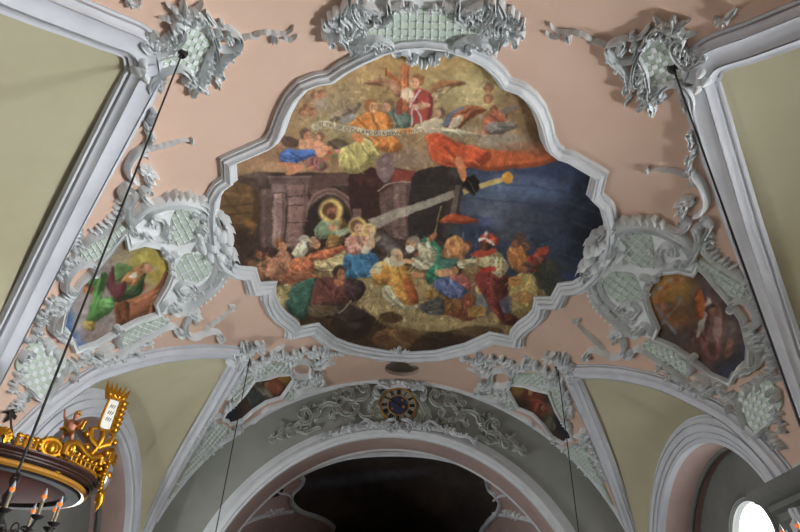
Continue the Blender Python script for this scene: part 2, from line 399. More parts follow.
        # cornices at the springing of the piers
    for ya, yb in ((BAYS[0]+AI-.1, BAYS[1]-AI+.1),):
        cor = MB(); prof = [(.02, 4.05), (.1, 4.1), (.1, 4.22), (.2, 4.27), (.2, 4.36), (.32, 4.42), (.4, 4.55), (.4, 4.64), (.05, 4.68)]
        ring = [(sg*XN+.0, ya), (sg*XN, ya), (sg*XN, yb), (sg*XN, yb)]
        G = []
        for d, z in prof:
            G.append([(sg*XN+sg*.6, ya-d, z), (sg*(XN-d), ya-d, z), (sg*(XN-d), yb+d, z), (sg*XN+sg*.6, yb+d, z)])
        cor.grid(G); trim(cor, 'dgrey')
# --- chancel wall with its arch
mb = MB(); n = 80; t = np.linspace(0, math.pi, n); G = []
for a in t:
    c, s = -math.cos(a), math.sin(a); inner = np.array([CRI*c, YW, CZ+CRI*s])
    d = np.array([c, s]); ks = np.linspace(CRI, 9, 400); xs = ks*c; zs = CZ+ks*s
    ok = (np.abs(xs) < 6.72) & (zs <= np.where(np.abs(xs) < VW, vz(np.clip(np.abs(xs), 0, VW-.001)), 0)+.08)
    k = ks[ok].max() if ok.any() else CRI+.02
    G.append([inner, np.array([k*c, YW, CZ+k*s])])
mb.grid(G)
for s in (-1, 1): mb.add([(s*CRI, YW, 0), (s*8.4, YW, 0), (s*8.4, YW, CZ+.3), (s*CRI, YW, CZ+.3)], [(0, 1, 2, 3)])
front = mb.build('wall_front', 'grey', kind='structure', smooth=False)
# archivolt, rose soffit, thin white edge
PROF['archiv'] = ([-1,-1,-.8,-.75,-.75,-.45,-.3,-.3,0,.12,.2,.2,.55,.6,.6,.85,1,1], [0,.5,.55,.62,.85,.9,1,.8,.72,.66,.55,.42,.4,.34,.24,.2,.15,0])
def carc(r, Y, n=90, a0=-.02): 
    t = np.linspace(a0, math.pi-a0, n); return np.stack([-r*np.cos(t), np.full(n, Y), CZ+r*np.sin(t)], 1)
P = carc((CRO+CRI)/2, YW); mb = MB(); sweep3(mb, P, np.tile([0, -1.0, 0], (len(P), 1)), (CRO-CRI)/2, .2, 'archiv'); trim(mb, 'white')
A, B = carc(CRI, YW), carc(CRI+.12, YW+1.45)
MB().grid([[A[i]+(B[i]-A[i])*v for v in np.linspace(0, 1, 6)] for i in range(len(A))]).build('arch_soffit', 'soffit', front)
P = carc(CRI+.13, YW+1.45); N = np.stack([P[:, 0]*-1, 0*P[:, 0], CZ-P[:, 2]], 1); N /= np.linalg.norm(N, axis=1)[:, None]
mb = MB(); sweep3(mb, P, N, .07, .06, 'round'); trim(mb, 'white')
# thin fillet where the vault meets the chancel wall
x = np.linspace(-6.55, 6.55, 100); P = np.stack([x, np.full(100, YW-.05), vz(np.abs(x))], 1); mb = MB()
sweep3(mb, P, VAULT.nrm(P), .09, .1, 'round'); trim(mb, 'white')
# chancel
A = carc(5.45, YW+1.4, a0=-.1); B = carc(5.45, YW+24, a0=-.1)
chancel = MB().grid([[A[i]+(B[i]-A[i])*v for v in np.linspace(0, 1, 30)] for i in range(len(A))]).build('ceiling_chancel', 'soffit', kind='structure')
mb = MB()
for s in (-1, 1): mb.box((min(s*5.45, s*5.6), YW+.1, 0), (max(s*5.45, s*5.6), YW+24, CZ+.5))
mb.build('wall_chancel', 'cream', kind='structure', smooth=False)
mb = MB(); mb.box((-6, YW+24, 0), (6, YW+24.2, 8.5)); mb.build('wall_back_of_chancel', 'cream', kind='structure', smooth=False)
mb = MB(); mb.box((-8.5, -6, -.1), (8.5, YW+24.2, 0)); mb.build('floor', 'floor', kind='structure', smooth=False)
# ================================================================== stucco relief
from mathutils.geometry import delaunay_2d_cdt
VIEW = {'c1':(0,0,2.956),'c2':(265,0,2.956),'c4':(0,176,2.956),'L1':(40,160,6.65),'L2':(140,160,6.65),'L3':(0,240,6.65),'L4':(110,230,5.714),
 'L5':(0,310,6.65),'L6':(110,300,5.32),'U':(120,0,5.32),'U2':(100,90,6.65),'U3':(0,200,6.65),'U4':(220,10,8),'U5':(100,0,8.867),'T':(315,0,8.867),
 'T2':(390,0,8.867),'M1':(215,340,8.867),'M2':(255,340,8.867),'M3':(180,390,7.6),'W1':(265,385,8.867),'W2':(330,375,8.867),'W3':(385,395,8.867),
 'B':(350,330,7.94),'S':(200,330,4.43),'K':(0,330,4.83),'x':(0,0,1.0)}
def Q(v, *p):
    x, y, s = VIEW[v]; return [(x+a/s, y+b/s) for a, b in p]
def pip(poly, q):
    poly = np.asarray(poly); q = np.atleast_2d(q); ins = np.zeros(len(q), bool); j = len(poly)-1
    for i in range(len(poly)):
        (xi, yi), (xj, yj) = poly[i], poly[j]
        if yi != yj: ins ^= ((yi > q[:, 1]) != (yj > q[:, 1])) & (q[:, 0] < (xj-xi)*(q[:, 1]-yi)/(yj-yi)+xi)
        j = i
    return ins
class Orn:
    """one stucco ornament: traced on the left half of the vault, optionally mirrored to the right half"""
    def __init__(s, name, label, cat, at, surf=VAULT, flip=None, group=None, mat='stucco', lift=0.):
        s.surf, s.flip, s.mat, s.lift = surf, flip, mat, lift
        P = s.P([at])[0]; s.root = thing(name, label, cat, P[0], group)
    def P(s, q):
        q = np.atleast_2d(np.asarray(q, float)); P0 = s.surf.hit(q)
        m = ((P0-CAM)@FW)/F
        if s.flip is not None: q = s.flip(q)
        P = s.surf.hit(q) if s.flip is not None else P0
        N = s.surf.nrm(P); return P+N*s.lift, N, m*1.12
    def put(s, mb, name, mat=None, parent=None, **k): return mb.build(name, mat or s.mat, parent or s.root, **k)
    def ribbon(s, mb, q, w, H, prof):
        P, N, m = s.P(q); sweep3(mb, P, N, np.asarray(w)*m, H, prof, base=-.02-s.lift)
    @staticmethod
    def curl(q, end, turn, r, turns=1.3):
        q = np.asarray(q)
        if end == 0: q = q[::-1]
        d = q[-1]-q[-3]; d = d/(np.linalg.norm(d)+1e-9); n = np.array([-d[1], d[0]])*turn
        c = q[-1]+n*r; a0 = math.atan2(*(q[-1]-c)[::-1]); t = np.linspace(0, 1, 16)[1:]
        a = a0+turn*t*turns*2*math.pi; rr = r*(1-.72*t)
        q = np.vstack([q, np.stack([c[0]+rr*np.cos(a), c[1]+rr*np.sin(a)], 1)])
        return q[::-1] if end == 0 else q
    def scroll(s, q, w=2.2, H=.15, a=None, b=None, taper=(.5, .5), prof='groove', name='scroll'):
        """C or S scroll; a and b are (turn, radius) of the volutes at its two ends"""
        q = spline(q, 1.2)
        if b: q = s.curl(q, 1, *b)
        if a: q = s.curl(q, 0, *a)
        t = np.linspace(0, 1, len(q)); k = np.minimum(1, np.minimum(taper[0]+t*4, taper[1]+(1-t)*4)); k[0] *= .3; k[-1] *= .3
        mb = MB(); s.ribbon(mb, q, w*k, H*(.6+.4*k), prof); s.put(mb, name)
    def leaf(s, q, w=3.2, H=.16, lobes=4, name='acanthus_leaf', mb=None, fork=True):
        own = mb is None; mb = mb or MB()
        q = spline(q, .8); n = len(q); t = np.linspace(0, 1, n)
        env = np.sin(math.pi*np.clip(.12+.88*t, 0, 1)**.8)**.8
        lob = .55+.45*np.abs(np.sin(lobes*math.pi*t)); ww = w*env*lob+.25
        s.ribbon(mb, q, ww, H*(.45+.55*lob*env), 'leaf')
        if fork and w > 2.2:           # side lobes curling away from the mid rib
            T = np.gradient(q, axis=0); T /= np.linalg.norm(T, axis=1)[:, None]+1e-9
            for k in range(1, lobes+1):
                i = min(n-1, int(n*k/(lobes+1.3)))
                for sd in (-1, 1):
                    Nn = np.array([-T[i][1], T[i][0]])*sd; L = w*1.25*env[i]
                    p = q[i]; s.ribbon(mb, spline([p, p+Nn*L*.7+T[i]*L*.4, p+Nn*L*1.05+T[i]*L*1.0], .6), L*.3*np.linspace(1, .5, len(spline([p, p+Nn*L*.7+T[i]*L*.4, p+Nn*L*1.05+T[i]*L*1.0], .6))), H*.85, 'round')
        if own: s.put(mb, name)
    def spray(s, c, r, angs, w=2.0, H=.16, name='leaf_cluster', bend=.35):
        mb = MB()
        for k, a in enumerate(angs):
            a = math.radians(a); d = np.array([math.cos(a), math.sin(a)]); n = np.array([-d[1], d[0]])*(1 if k % 2 else -1)
            s.leaf([np.array(c), np.array(c)+d*r*.6+n*r*.08, np.array(c)+d*r+n*r*bend], w, H, 2, mb=mb, fork=False)
        P, N, m = s.P([c]); s.ball(mb, c, w*.7, H)
        s.put(mb, name)
    def ball(s, mb, c, r, H):
        P, N, m = s.P([c]); P, N, m = P[0], N[0], m[0]
        u = np.cross(N, [0, 1, .01]); u /= np.linalg.norm(u); v = np.cross(N, u)
        G = [[P+N*(H*math.cos(p)-.01)+(u*math.cos(t)+v*math.sin(t))*r*m*math.sin(p) for p in np.linspace(.05, 1.6, 5)] for t in np.arange(9)*2*math.pi/9]
        mb.grid(G, close_u=True, flip=True)
    def boss(s, balls, H=.22, name='boss'):
        mb = MB()
        for x, y, r in balls: s.ball(mb, (x, y), r, H)
        s.put(mb, name)
    def fringe(s, q, L=5, n=9, lean=50, w=1.3, H=.15, side=1, name='rocaille_fringe'):
        """row of flame shaped hooks along an edge"""
        mb = MB(); q = resample(spline(q, 1), n*4+1)
        T = np.gradient(q, axis=0); T /= np.linalg.norm(T, axis=1)[:, None]+1e-9
        for i in range(2, n*4, 4):
            Nn = np.array([T[i][1], -T[i][0]])*side; a = math.radians(lean); d = Nn*math.sin(a)+T[i]*math.cos(a); k = L*(.8+.4*((i//4) % 2))
            c = spline([q[i]-d*1.5, q[i]+d*k*.55, q[i]+d*k*.9+T[i]*k*.35], .6)
            s.ribbon(mb, c, w*np.linspace(.95, .3, len(c)), np.linspace(H, H*.75, len(c)), 'round')
        s.put(mb, name)
    def plate(s, poly, h=.05, name='plate', mat=None, fine=5.0, skirt=True, smooth_edge=True):
        poly = np.asarray(spline(poly, 2.0, closed=True) if smooth_edge else np.vstack([spline([poly[i], poly[(i+1) % len(poly)]], 2)[:-1] for i in range(len(poly))]))
        lo, hi = poly.min(0), poly.max(0); g = np.stack(np.meshgrid(np.arange(lo[0], hi[0], fine), np.arange(lo[1], hi[1], fine)), -1).reshape(-1, 2)
        g = g[pip(poly, g)] if len(g) else g
        pts = [Vector(p) for p in poly.tolist()]+[Vector(p) for p in g.tolist()]; n = len(poly)
        r = delaunay_2d_cdt(pts, [(i, (i+1) % n) for i in range(n)], [list(range(n))], 1, 1e-5)
        q = np.array([tuple(v) for v in r[0]]); P, N, m = s.P(q); V = P+N*h; Fc = [tuple(f) for f in r[2]]
        if Fc:
            f = Fc[len(Fc)//2]; nn = np.cross(V[f[1]]-V[f[0]], V[f[2]]-V[f[0]])
            if nn@N[f[0]] < 0: Fc = [f[::-1] for f in Fc]
        mb = MB(); mb.add(V, Fc)
        if skirt:
            P, N, m = s.P(poly); mb.grid([P+N*h, P-N*(.03+s.lift)], close_v=True)
        return s.put(mb, name, mat)
    def lattice(s, poly, ang=45, sp=6.0, style='bars', h=.06, w=.38, bh=.035):
        """pale green ground with a raised white lattice"""
        pl = s.plate(poly, h, 'lattice_panel', 'green', fine=6, plabel='pale green lattice panel') if False else s.plate(poly, h, 'lattice_panel', 'green', fine=6)
        pl['label'] = 'pale green panel under white lattice'
        poly = spline(poly, 2.0, closed=True); c = poly.mean(0); R = np.abs(poly-c).max()*1.5
        mb = MB(); a = math.radians(ang); u = np.array([math.cos(a), math.sin(a)]); v = np.array([-u[1], u[0]]); ks = np.arange(-int(R/sp)-1, int(R/sp)+2)
        if style in ('bars', 'studs'):
            for k in ks:
                for d, e in ((u, v), (v, u)):
                    ln = c+e*k*sp+d*np.arange(-R, R, .9)[:, None]; ok = pip(poly, ln)
                    i = 0
                    while i < len(ok):
                        if ok[i]:
                            j = i
                            while j < len(ok) and ok[j]: j += 1
                            if j-i > 2:
                                P, N, m = s.P(ln[i:j]); sweep3(mb, P+N*h, N, w*m*(1 if style == 'bars' else .7), bh*(1 if style == 'bars' else .5), 'round', base=-.01)
                            i = j
                        else: i += 1
        if style in ('studs', 'bars', 'scale'):
            for i in ks:
                for j in ks:
                    p = c+u*i*sp+v*j*sp
                    if style == 'scale' and (i+j) % 2: p = p+u*0
                    if pip(poly, p)[0]: s.ball(mb, p, sp*(.24 if style == 'studs' else .26 if style == 'bars' else .36), h+bh*1.5)
        if style == 'checker':
            for i in ks:
                for j in ks:
                    if (i+j) % 2: continue
                    p = c+u*i*sp+v*j*sp; qd = np.array([p, p+u*sp, p+u*sp+v*sp, p+v*sp])
                    if pip(poly, qd.mean(0))[0]:
                        P, N, m = s.P(qd); k = 4
                        cc = P.mean(0); V = np.vstack([P+N*h*.9, cc+(P-cc)*.8+N*(h+bh)])
                        mb.add(V, [(0, 1, 5, 4), (1, 2, 6, 5), (2, 3, 7, 6), (3, 0, 4, 7), (4, 5, 6, 7)])
        if mb.n: mb.build('lattice', s.mat, pl)
    def rim(s, q, w=1.8, H=.12, closed=True, prof='round', name='rim', corners=True, mat=None):
        q = np.vstack([spline([q[i], q[(i+1) % len(q)]], 2.0)[:-1] for i in range(len(q) if closed else len(q)-1)]) if corners else spline(q, 1.5, closed=closed)
        P, N, m = s.P(q); mb = MB(); sweep3(mb, P, N, w*m, H, prof, closed=closed, miter=True); return s.put(mb, name, mat)
    def tendril(s, q, n=8, r=2.6, w=.75, H=.15, name='filigree'):
        """row of small volutes and buds alternating along a stem"""
        mb = MB(); q = resample(spline(q, 1), n*6+1); T = np.gradient(q, axis=0); T /= np.linalg.norm(T, axis=1)[:, None]+1e-9
        s.ribbon(mb, q, w*.8, H*.7, 'round')
        for k in range(n):
            i = k*6+3; sd = 1 if k % 2 else -1; Nn = np.array([-T[i][1], T[i][0]])*sd; rr = r*(.75+.5*((k*7) % 5)/5); a = np.linspace(0, 1, 20)
            base = math.atan2(-Nn[1], -Nn[0]); ang = base+sd*(-1)*a*2*math.pi*1.2; rad = rr*(1-.7*a); c = q[i]+Nn*rr
            p = np.stack([c[0]+rad*np.cos(ang), c[1]+rad*np.sin(ang)], 1); s.ribbon(mb, p, w*(1.15-.5*a), H, 'round')
            e = q[i]+T[i]*rr*.9-Nn*rr*.2; s.ribbon(mb, spline([q[i], e-Nn*rr*.3, e-Nn*rr*.9], .6), w*.9, H*.8, 'round')
            s.ball(mb, tuple(p[-1]), w*1.1, H*1.15)
        s.put(mb, name)
    def rosette(s, x, y, r, n=6, H=.2, name='rosette'):
        mb = MB()
        for k in range(n): s.ball(mb, (x+r*.62*math.cos(2*math.pi*k/n), y+r*.62*math.sin(2*math.pi*k/n)), r*.42, H*.8)
        s.ball(mb, (x, y), r*.42, H); s.put(mb, name)
    def grid(s, box, poly, h, colour_at, name, step=.8, label=None):
        """painted surface: fine grid of vault points inside poly, each vertex carrying its pigment"""
        x = np.arange(box[0], box[2]+step, step); y = np.arange(box[1], box[3]+step, step); X, Y = np.meshgrid(x, y); q = np.stack([X.ravel(), Y.ravel()], 1)
        ins = pip(poly, q).reshape(X.shape); c = ins[:-1, :-1]|ins[1:, :-1]|ins[:-1, 1:]|ins[1:, 1:]
        i, j = np.nonzero(c); nx = len(x); a = i*nx+j
        Fc = np.stack([a, a+1, a+1+nx, a+nx], 1); used, inv = np.unique(Fc, return_inverse=True); Fc = inv.reshape(-1, 4)
        q = q[used]; P, N, m = s.P(q); V = P+N*h
        f = Fc[0]; nn = np.cross(V[f[1]]-V[f[0]], V[f[2]]-V[f[0]])
        if nn@N[f[0]] < 0: Fc = Fc[:, ::-1]
        o = mesh(name, V, Fc, 'fresco', s.root, plabel=label)
        col = np.ones((len(V), 4), np.float32); col[:, :3] = colour_at(q)
        at = o.data.color_attributes.new('pigment', 'FLOAT_COLOR', 'POINT'); at.data.foreach_set('color', col.ravel()); return o

# ---- C: cartouches with painted medallions at the sides of the great fresco
SIDE_OUT = Q('x', (123.7,229),(127.6,245),(142,240.5),(158,243.7),(168.4,257),(171,270),(166,283),(155,301.6),(158,312),(137,318.7),(118.4,328),(94.7,342),(73.7,349),(69.7,338),(58,328),(62,309.5),(69.7,296),(79,280.5),(89.5,270),(108,249))
def side_cartouche(flip, label, plabel):
    o = Orn('fresco_cartouche', label, 'stucco ornament', (130, 280), flip=flip, group='painted medallions beside the great fresco')
    o.plate(Q('L1', (560,440),(640,330),(790,275))+Q('L2', (300,250),(420,290),(470,400))+Q('x',(228,229),(232,240))+Q('L4', (640,200),(560,310),(430,410),(330,470),(260,470))+Q('x',(155.5,301.6),(167,283),(172,270),(169,256),(158,242.5),(142,239),(127.6,244)), .05, 'ground_plate', smooth_edge=False)
    o.rim(SIDE_OUT, 2.0, .13, prof='band', name='medallion_rim')
    # upper wing
    o.scroll(Q('x',(131,214),(140,206),(152,200.5),(170,196.5),(186,197),(201,201.5),(211,211),(216,222)), 3.0, .2, b=(1, 3.5))
    o.scroll(Q('x',(143,216),(152,208),(168,203.5),(186,203.5),(199,208),(206,216)), 1.6, .15, b=(1, 2.5))
    o.fringe(Q('x',(160,195),(178,193),(196,196),(208,202),(216,213)), 5.5, 9, 48, 1.25, .2)
    o.lattice(Q('x',(176,207),(190,206.5),(201,212),(204,221),(197,230),(186,242),(170,242),(161,239),(168,229),(170,218)), 62, 6.5, 'bars')
    o.scroll(Q('x',(133,232),(130,226),(133,219),(141,214)), 1.5, .14, a=(-1, 3))
    o.scroll(Q('x',(145,231),(151,236),(160,234),(164,225),(161,216),(152,213)), 2.2, .16, a=(-1, 2.5), b=(-1, 2.5))
    o.leaf(Q('x',(143,224),(150,222),(157,224)), 3, .15, 3)
    o.leaf(Q('x',(207,214),(210,222),(206,232)), 3, .2, 3)
    o.scroll(Q('x',(194,214),(200,211),(205,214)), 1.6, .16, a=(1, 2), b=(1, 2.4))
    o.scroll(Q('x',(196,226),(201,222),(206,226)), 1.8, .18, a=(-1, 2.5), b=(1, 2.2))
    # bulbs over the frame of the great fresco
    o.boss([(199,243,4.6),(209,241,5),(219,231,6.5),(226,234,6),(225,243,6),(217,250,5),(207,251,4.4),(229,249,3.5),(213,224,4.6),(197,234,3.6)], .34, 'grape_boss')
    o.fringe(Q('x',(216,208),(222,217),(226,226)), 6.5, 4, 60, 1.5, .26)
    o.fringe(Q('x',(231,244),(232,254),(227,265)), 6, 4, 60, 1.4, .24)
    o.leaf(Q('x',(214,252),(222,256),(230,262)), 4, .24, 3)
    # lower wing
    o.scroll(Q('x',(226,256),(222,270),(214,282),(202,293),(188,303),(176,309)), 3.0, .2, a=(1, 2.5), b=(1, 3.5))
    o.scroll(Q('x',(215,259),(213,270),(206,280),(194,289),(183,297)), 1.6, .15, b=(1, 2.5))
    o.fringe(Q('x',(226,268),(217,284),(204,296),(190,305)), 6, 9, 90, 1.6, .17, side=-1, name='drip_fringe')
    o.lattice(Q('x',(184,252),(196,252),(210,256.5),(212,264),(206,274),(196,281),(185,281),(176,278),(172,273),(177,262)), 62, 6.5, 'bars')
    o.scroll(Q('x',(180,292),(175,285),(181,279),(190,281),(194,286)), 1.9, .16, a=(-1, 2.5), b=(1, 2.3))
    o.scroll(Q('x',(160,309),(162,301),(169,298),(174,303)), 2.0, .16, b=(1, 3.4))
    o.leaf(Q('x',(190,287),(183,293),(178,300)), 3.4, .16, 4)
    o.fringe(Q('x',(158,243),(167,252),(171,262),(171,272)), 4, 6, 90, 1.8, .2, side=-1, name='shell_edge')
    o.spray((169,251), 9, [20, 60, 100, 140, 180, -20], 2.4, .2, 'shell')
    # left strip with its lattice, scrolls and leaves along the rib
    o.lattice(Q('x',(121,224),(124,231),(111,246),(98,257),(86,260),(80,257),(80,250),(88,243),(101,235),(112,229)), 58, 5.6, 'bars')
    o.scroll(Q('x',(124,183),(119,189),(121,198),(121,208),(114,218),(102,228),(88,236),(79,245)), 2.0, .17, a=(1, 3.2))
    o.fringe(Q('x',(118,196),(114,212),(102,224),(90,232)), 4, 8, 70, 1.4, .14, side=-1)
    o.scroll(Q('x',(133,228),(128,220),(126,206),(130,196),(136,190)), 2.8, .18)
    o.leaf(Q('x',(80,226),(76,236),(73,250)), 3.2, .14, 5)
    o.scroll(Q('x',(94,268),(90,262),(80,261),(70,267),(63,277),(62,287),(67,292)), 2.0, .17, a=(1, 3), b=(-1, 3.2))
    o.leaf(Q('x',(80,256),(68,262),(62,272)), 2.4, .15, 3)
    o.leaf(Q('x',(70,296),(60,299),(51,306)), 4.2, .18, 3)
    o.leaf(Q('x',(66,303),(56,308),(47,318)), 3.6, .17, 3)
    o.scroll(Q('x',(62,309),(54,311),(49,319),(49,328),(54,334)), 1.8, .16, b=(-1, 2.6))
    o.leaf(Q('x',(46,308),(38,318),(36,330)), 2.6, .14, 4)
    # bottom strip
    o.lattice(Q('x',(163,316),(167,322),(158,328),(142,334),(128,342),(117,347),(116,338),(124,332),(140,322)), 20, 5.2, 'bars')
    o.scroll(Q('x',(176,331),(174,325),(166,324),(150,332),(136,340),(122,349),(112,356)), 1.8, .16, a=(-1, 3.4))
    o.fringe(Q('x',(160,330),(146,336),(130,346)), 4, 6, 90, 1.4, .13, side=-1)
    o.scroll(Q('x',(118,328),(115,338),(118,346)), 2.2, .18, a=(-1, 2.4))
    o.scroll(Q('x',(112,343),(103,346),(96,352),(101,356),(110,352)), 1.6, .15, b=(1, 2))
    o.leaf(Q('x',(110,354),(98,358),(84,362)), 3.4, .15, 4)
    o.scroll(Q('x',(137,354),(134,348),(126,349),(116,355),(104,362)), 1.5, .13, a=(-1, 2))
    o.leaf(Q('x',(92,346),(84,352),(78,360)), 3.0, .15, 3)
    # lower checkered panel and the shell beside it
    o.lattice(Q('x',(14,362),(20,353),(30,344),(40,338),(49,347),(62,354),(64,361),(57,373),(48,385),(40,396),(30,393),(23,385),(17,374)), 30, 5.4, 'checker', h=.05, bh=.02)
    o.scroll(Q('x',(65,362),(59,374),(50,388),(42,398),(33,396),(25,386)), 1.7, .15)
    o.fringe(Q('x',(44,336),(52,345),(62,352)), 11, 4, 95, 2.4, .17, side=-1, name='shell')
    o.boss([(64,333,4.2),(60,338,3.4),(67,339,3.4),(62,328,3)], .22, 'scroll_knob')
    o.scroll(Q('x',(33,328),(38,322),(34,316)), 1.7, .14, a=(-1, 2.4))
    o.scroll(Q('x',(27,340),(32,334),(36,336)), 1.6, .14, a=(1, 2.2), b=(1, 2))
    o.scroll(Q('x',(18,357),(22,350),(27,350)), 1.8, .15, a=(-1, 2.4), b=(1, 2.6))
    o.scroll(Q('x',(70,377),(73,371),(70,366),(62,370),(54,380)), 1.5, .14, a=(-1, 2))
    o.leaf(Q('x',(76,366),(70,360),(64,362)), 2.6, .14, 3)
    o.spray((23,392), 9, [150, 120, 90, 60, 30], 1.8, .14, 'shell')
    o.leaf(Q('x',(22,396),(14,404),(6,408)), 3.0, .15, 3)
    o.leaf(Q('x',(14,402),(16,408),(22,406)), 2.4, .15, 2)
    # sprig that climbs from the head of the cartouche
    o.leaf(Q('x',(138,166),(146,170),(150,178),(146,184)), 5, .2, 3)
    o.spray((146,176), 9, [-90, -50, -10, 30, 80], 2.6, .19)
    o.scroll(Q('x',(160,197),(150,200),(142,195),(140,188),(146,186)), 2.0, .17, b=(1, 2))
    o.scroll(Q('x',(137,181),(130,176),(126.5,168),(128,160),(135,150),(146,143)), 2.6, .18, prof='round')
    o.leaf(Q('x',(133,152),(143,146),(150,137),(150,128)), 2.5, .18, 4)
    o.leaf(Q('x',(149,140),(148,130),(147,122)), 2.2, .18, 3); o.boss([(146,130,2.0),(152,133,2.2),(148,122,2.4),(151,118,1.8),(145,124,1.8)], .18, 'bud')
    o.spray((149,121), 6, [-170, -120, -70, 180], 2, .2)
    o.scroll(Q('x',(148,120),(150,113),(153,110)), 1.7, .16, b=(-1, 1.8))
    o.leaf(Q('x',(148,148),(158,145),(170,142),(182,139),(190,139)), 1.9, .13, 6)
    o.spray((190,140), 4, [60, 0, -50], 1.3, .13)
    o.leaf(Q('x',(135,154),(143,152),(149,158)), 2.2, .14, 3)
    # spray below the cartouche
    o.leaf(Q('x',(180,311),(189,309),(195,314),(195,320)), 4.4, .2, 3)
    o.spray((193,316), 7, [-100, -40, 10, 60], 2.2, .18)
    o.scroll(Q('x',(189,312),(184,322),(185,331),(193,334.5),(203,331)), 1.9, .17)
    o.scroll(Q('x',(194,334),(204,331),(212,329),(218,331),(221,336)), 1.6, .15, b=(1, 2))
    o.leaf(Q('x',(203,329),(212,322),(222,315),(231,308)), 1.8, .14, 5)
    o.spray((231,307), 4.5, [-110, -60, -10], 1.3, .14)
    o.spray((221,337), 4, [120, 70, 20], 1.4, .14)
    o.tendril(Q('x',(80,240),(72,254),(63,266),(57,280)), 6, 2.4); o.tendril(Q('x',(52,294),(46,306),(40,318),(33,332)), 7, 2.6)
    o.tendril(Q('x',(152,340),(138,346),(124,354),(108,361),(94,366)), 8, 2.2); o.tendril(Q('x',(90,352),(80,360),(72,370)), 4, 2.2)
    o.tendril(Q('x',(171,222),(166,232),(160,240)), 4, 2.0); o.tendril(Q('x',(206,222),(203,232),(196,240)), 4, 2.2); o.tendril(Q('x',(197,285),(188,292),(178,300)), 4, 2.0)
    o.tendril(Q('x',(20,366),(14,378),(8,392)), 5, 2.4); o.tendril(Q('x',(127,200),(118,212),(106,222),(94,230)), 7, 1.8)
    o.grid((54, 224, 176, 353), np.array(SIDE_OUT), .012, MEDALLION_R if flip else MEDALLION_L, 'medallion_painting', label=plabel)
    return o
# ---- corner cartouches at the upper lunette tips
def corner_cartouche(flip, label):
    o = Orn('corner_cartouche', label, 'stucco ornament', (190, 45), flip=flip, group='corner cartouches at the lunette tips')
    body = Q('U', (345,110),(430,90),(470,170),(500,225),(490,320),(470,400),(370,395),(330,350),(270,345),(190,375),(160,350),(140,320),(150,270),(220,260),(290,240),(335,180))
    o.plate(body, .06, 'ground_plate')
    o.lattice(Q('U', (350,150),(400,140),(450,180),(480,225),(450,290),(415,360),(375,380),(335,335),(270,328),(190,355),(160,325),(200,300),(270,265),(335,200)), 25, 5.2, 'checker', h=.075, bh=.018)
    o.scroll(Q('U', (110,215),(150,252),(230,247),(300,205),(328,145),(300,112)), 2.6, .2, a=(1, 2), b=(-1, 3))
    o.leaf(Q('U', (165,200),(210,222),(260,190),(295,130)), 4, .19, 5)
    o.scroll(Q('U', (175,185),(190,165),(160,180)), 1.6, .17, b=(-1, 2))
    o.leaf(Q('U', (160,215),(140,180),(115,150)), 2.6, .16, 3)
    o.scroll(Q('U', (150,480),(155,420),(215,360),(300,335),(350,360),(375,400)), 2.6, .2)
    o.leaf(Q('U', (205,480),(215,430),(250,385)), 2.4, .15, 3)
    o.scroll(Q('U', (395,60),(440,80),(465,130),(500,215),(515,300),(495,390)), 1.6, .17)
    o.scroll(Q('U', (500,215),(465,270),(440,330),(415,395)), 1.8, .17)
    o.scroll(Q('U', (470,310),(455,340),(480,360)), 1.6, .16, a=(1, 2.4), b=(-1, 2))
    o.leaf(Q('U', (485,260),(490,310),(470,380)), 3, .15, 4)
    o.spray(Q('U', (330,70))[0], 14, [170, 200, 230, 260, 290, 330, 0, 30], 3.2, .22)
    o.spray(Q('U', (395,90))[0], 9, [150, 110, 60, 20], 2.2, .2)
    o.leaf(Q('U', (290,110),(250,90),(200,85)), 2.2, .17, 3)
    o.leaf(Q('U', (310,60),(270,30),(240,10)), 2.2, .17, 3)
    o.leaf(Q('U', (385,50),(420,25),(440,0)), 2.2, .17, 3)
    o.spray(Q('U', (405,425))[0], 15, [200, 165, 130, 95, 60, 30, -10, -140, -60], 3.0, .22)
    o.leaf(Q('U', (500,410),(525,440),(525,470)), 2.0, .16, 3)
    o.boss([(x, y, r) for (x, y), r in zip(Q('U', (75,345),(105,300),(115,380),(100,345)), (5.0, 4.8, 4.8, 5.0))], .3, 'trefoil_boss')
    # ring and tendrils on the inner side
    o.tendril(Q('U', (160,235),(230,235),(290,195),(315,140)), 6, 1.9, .7, .2); o.tendril(Q('U', (405,75),(450,110),(480,180)), 5, 2.0, .7, .18); o.tendril(Q('U', (455,280),(470,330),(450,390)), 5, 2.0, .7, .18)
    o.tendril(Q('U', (300,85),(350,55),(410,60)), 5, 2.6, .8, .17); o.tendril(Q('U', (345,400),(400,430),(470,420)), 5, 2.6, .8, .17); o.tendril(Q('U', (640,240),(590,280),(550,330)), 4, 2, .7)
    o.scroll(Q('U', (505,175),(520,230),(550,245),(600,240),(640,205),(625,170),(580,150)), 1.7, .16, a=(1, 3), b=(-1, 2))
    o.rosette(*Q('U', (580,200))[0], 4.6, 6, .2)
    o.leaf(Q('U', (450,50),(500,120),(540,130),(600,145),(640,180)), 2.2, .16, 5)
    o.leaf(Q('U', (545,130),(540,110),(525,95)), 1.8, .15, 2)
    o.scroll(Q('U', (650,215),(610,260),(570,285),(540,320),(520,380)), 1.7, .16, b=(-1, 2.4))
    o.leaf(Q('U', (590,270),(560,310),(580,320)), 1.8, .15, 3)
    o.leaf(Q('U', (640,195),(680,182),(735,195)), 1.6, .14, 3)
    o.spray(Q('U', (545,330))[0], 5, [20, 70, 160], 1.5, .15)
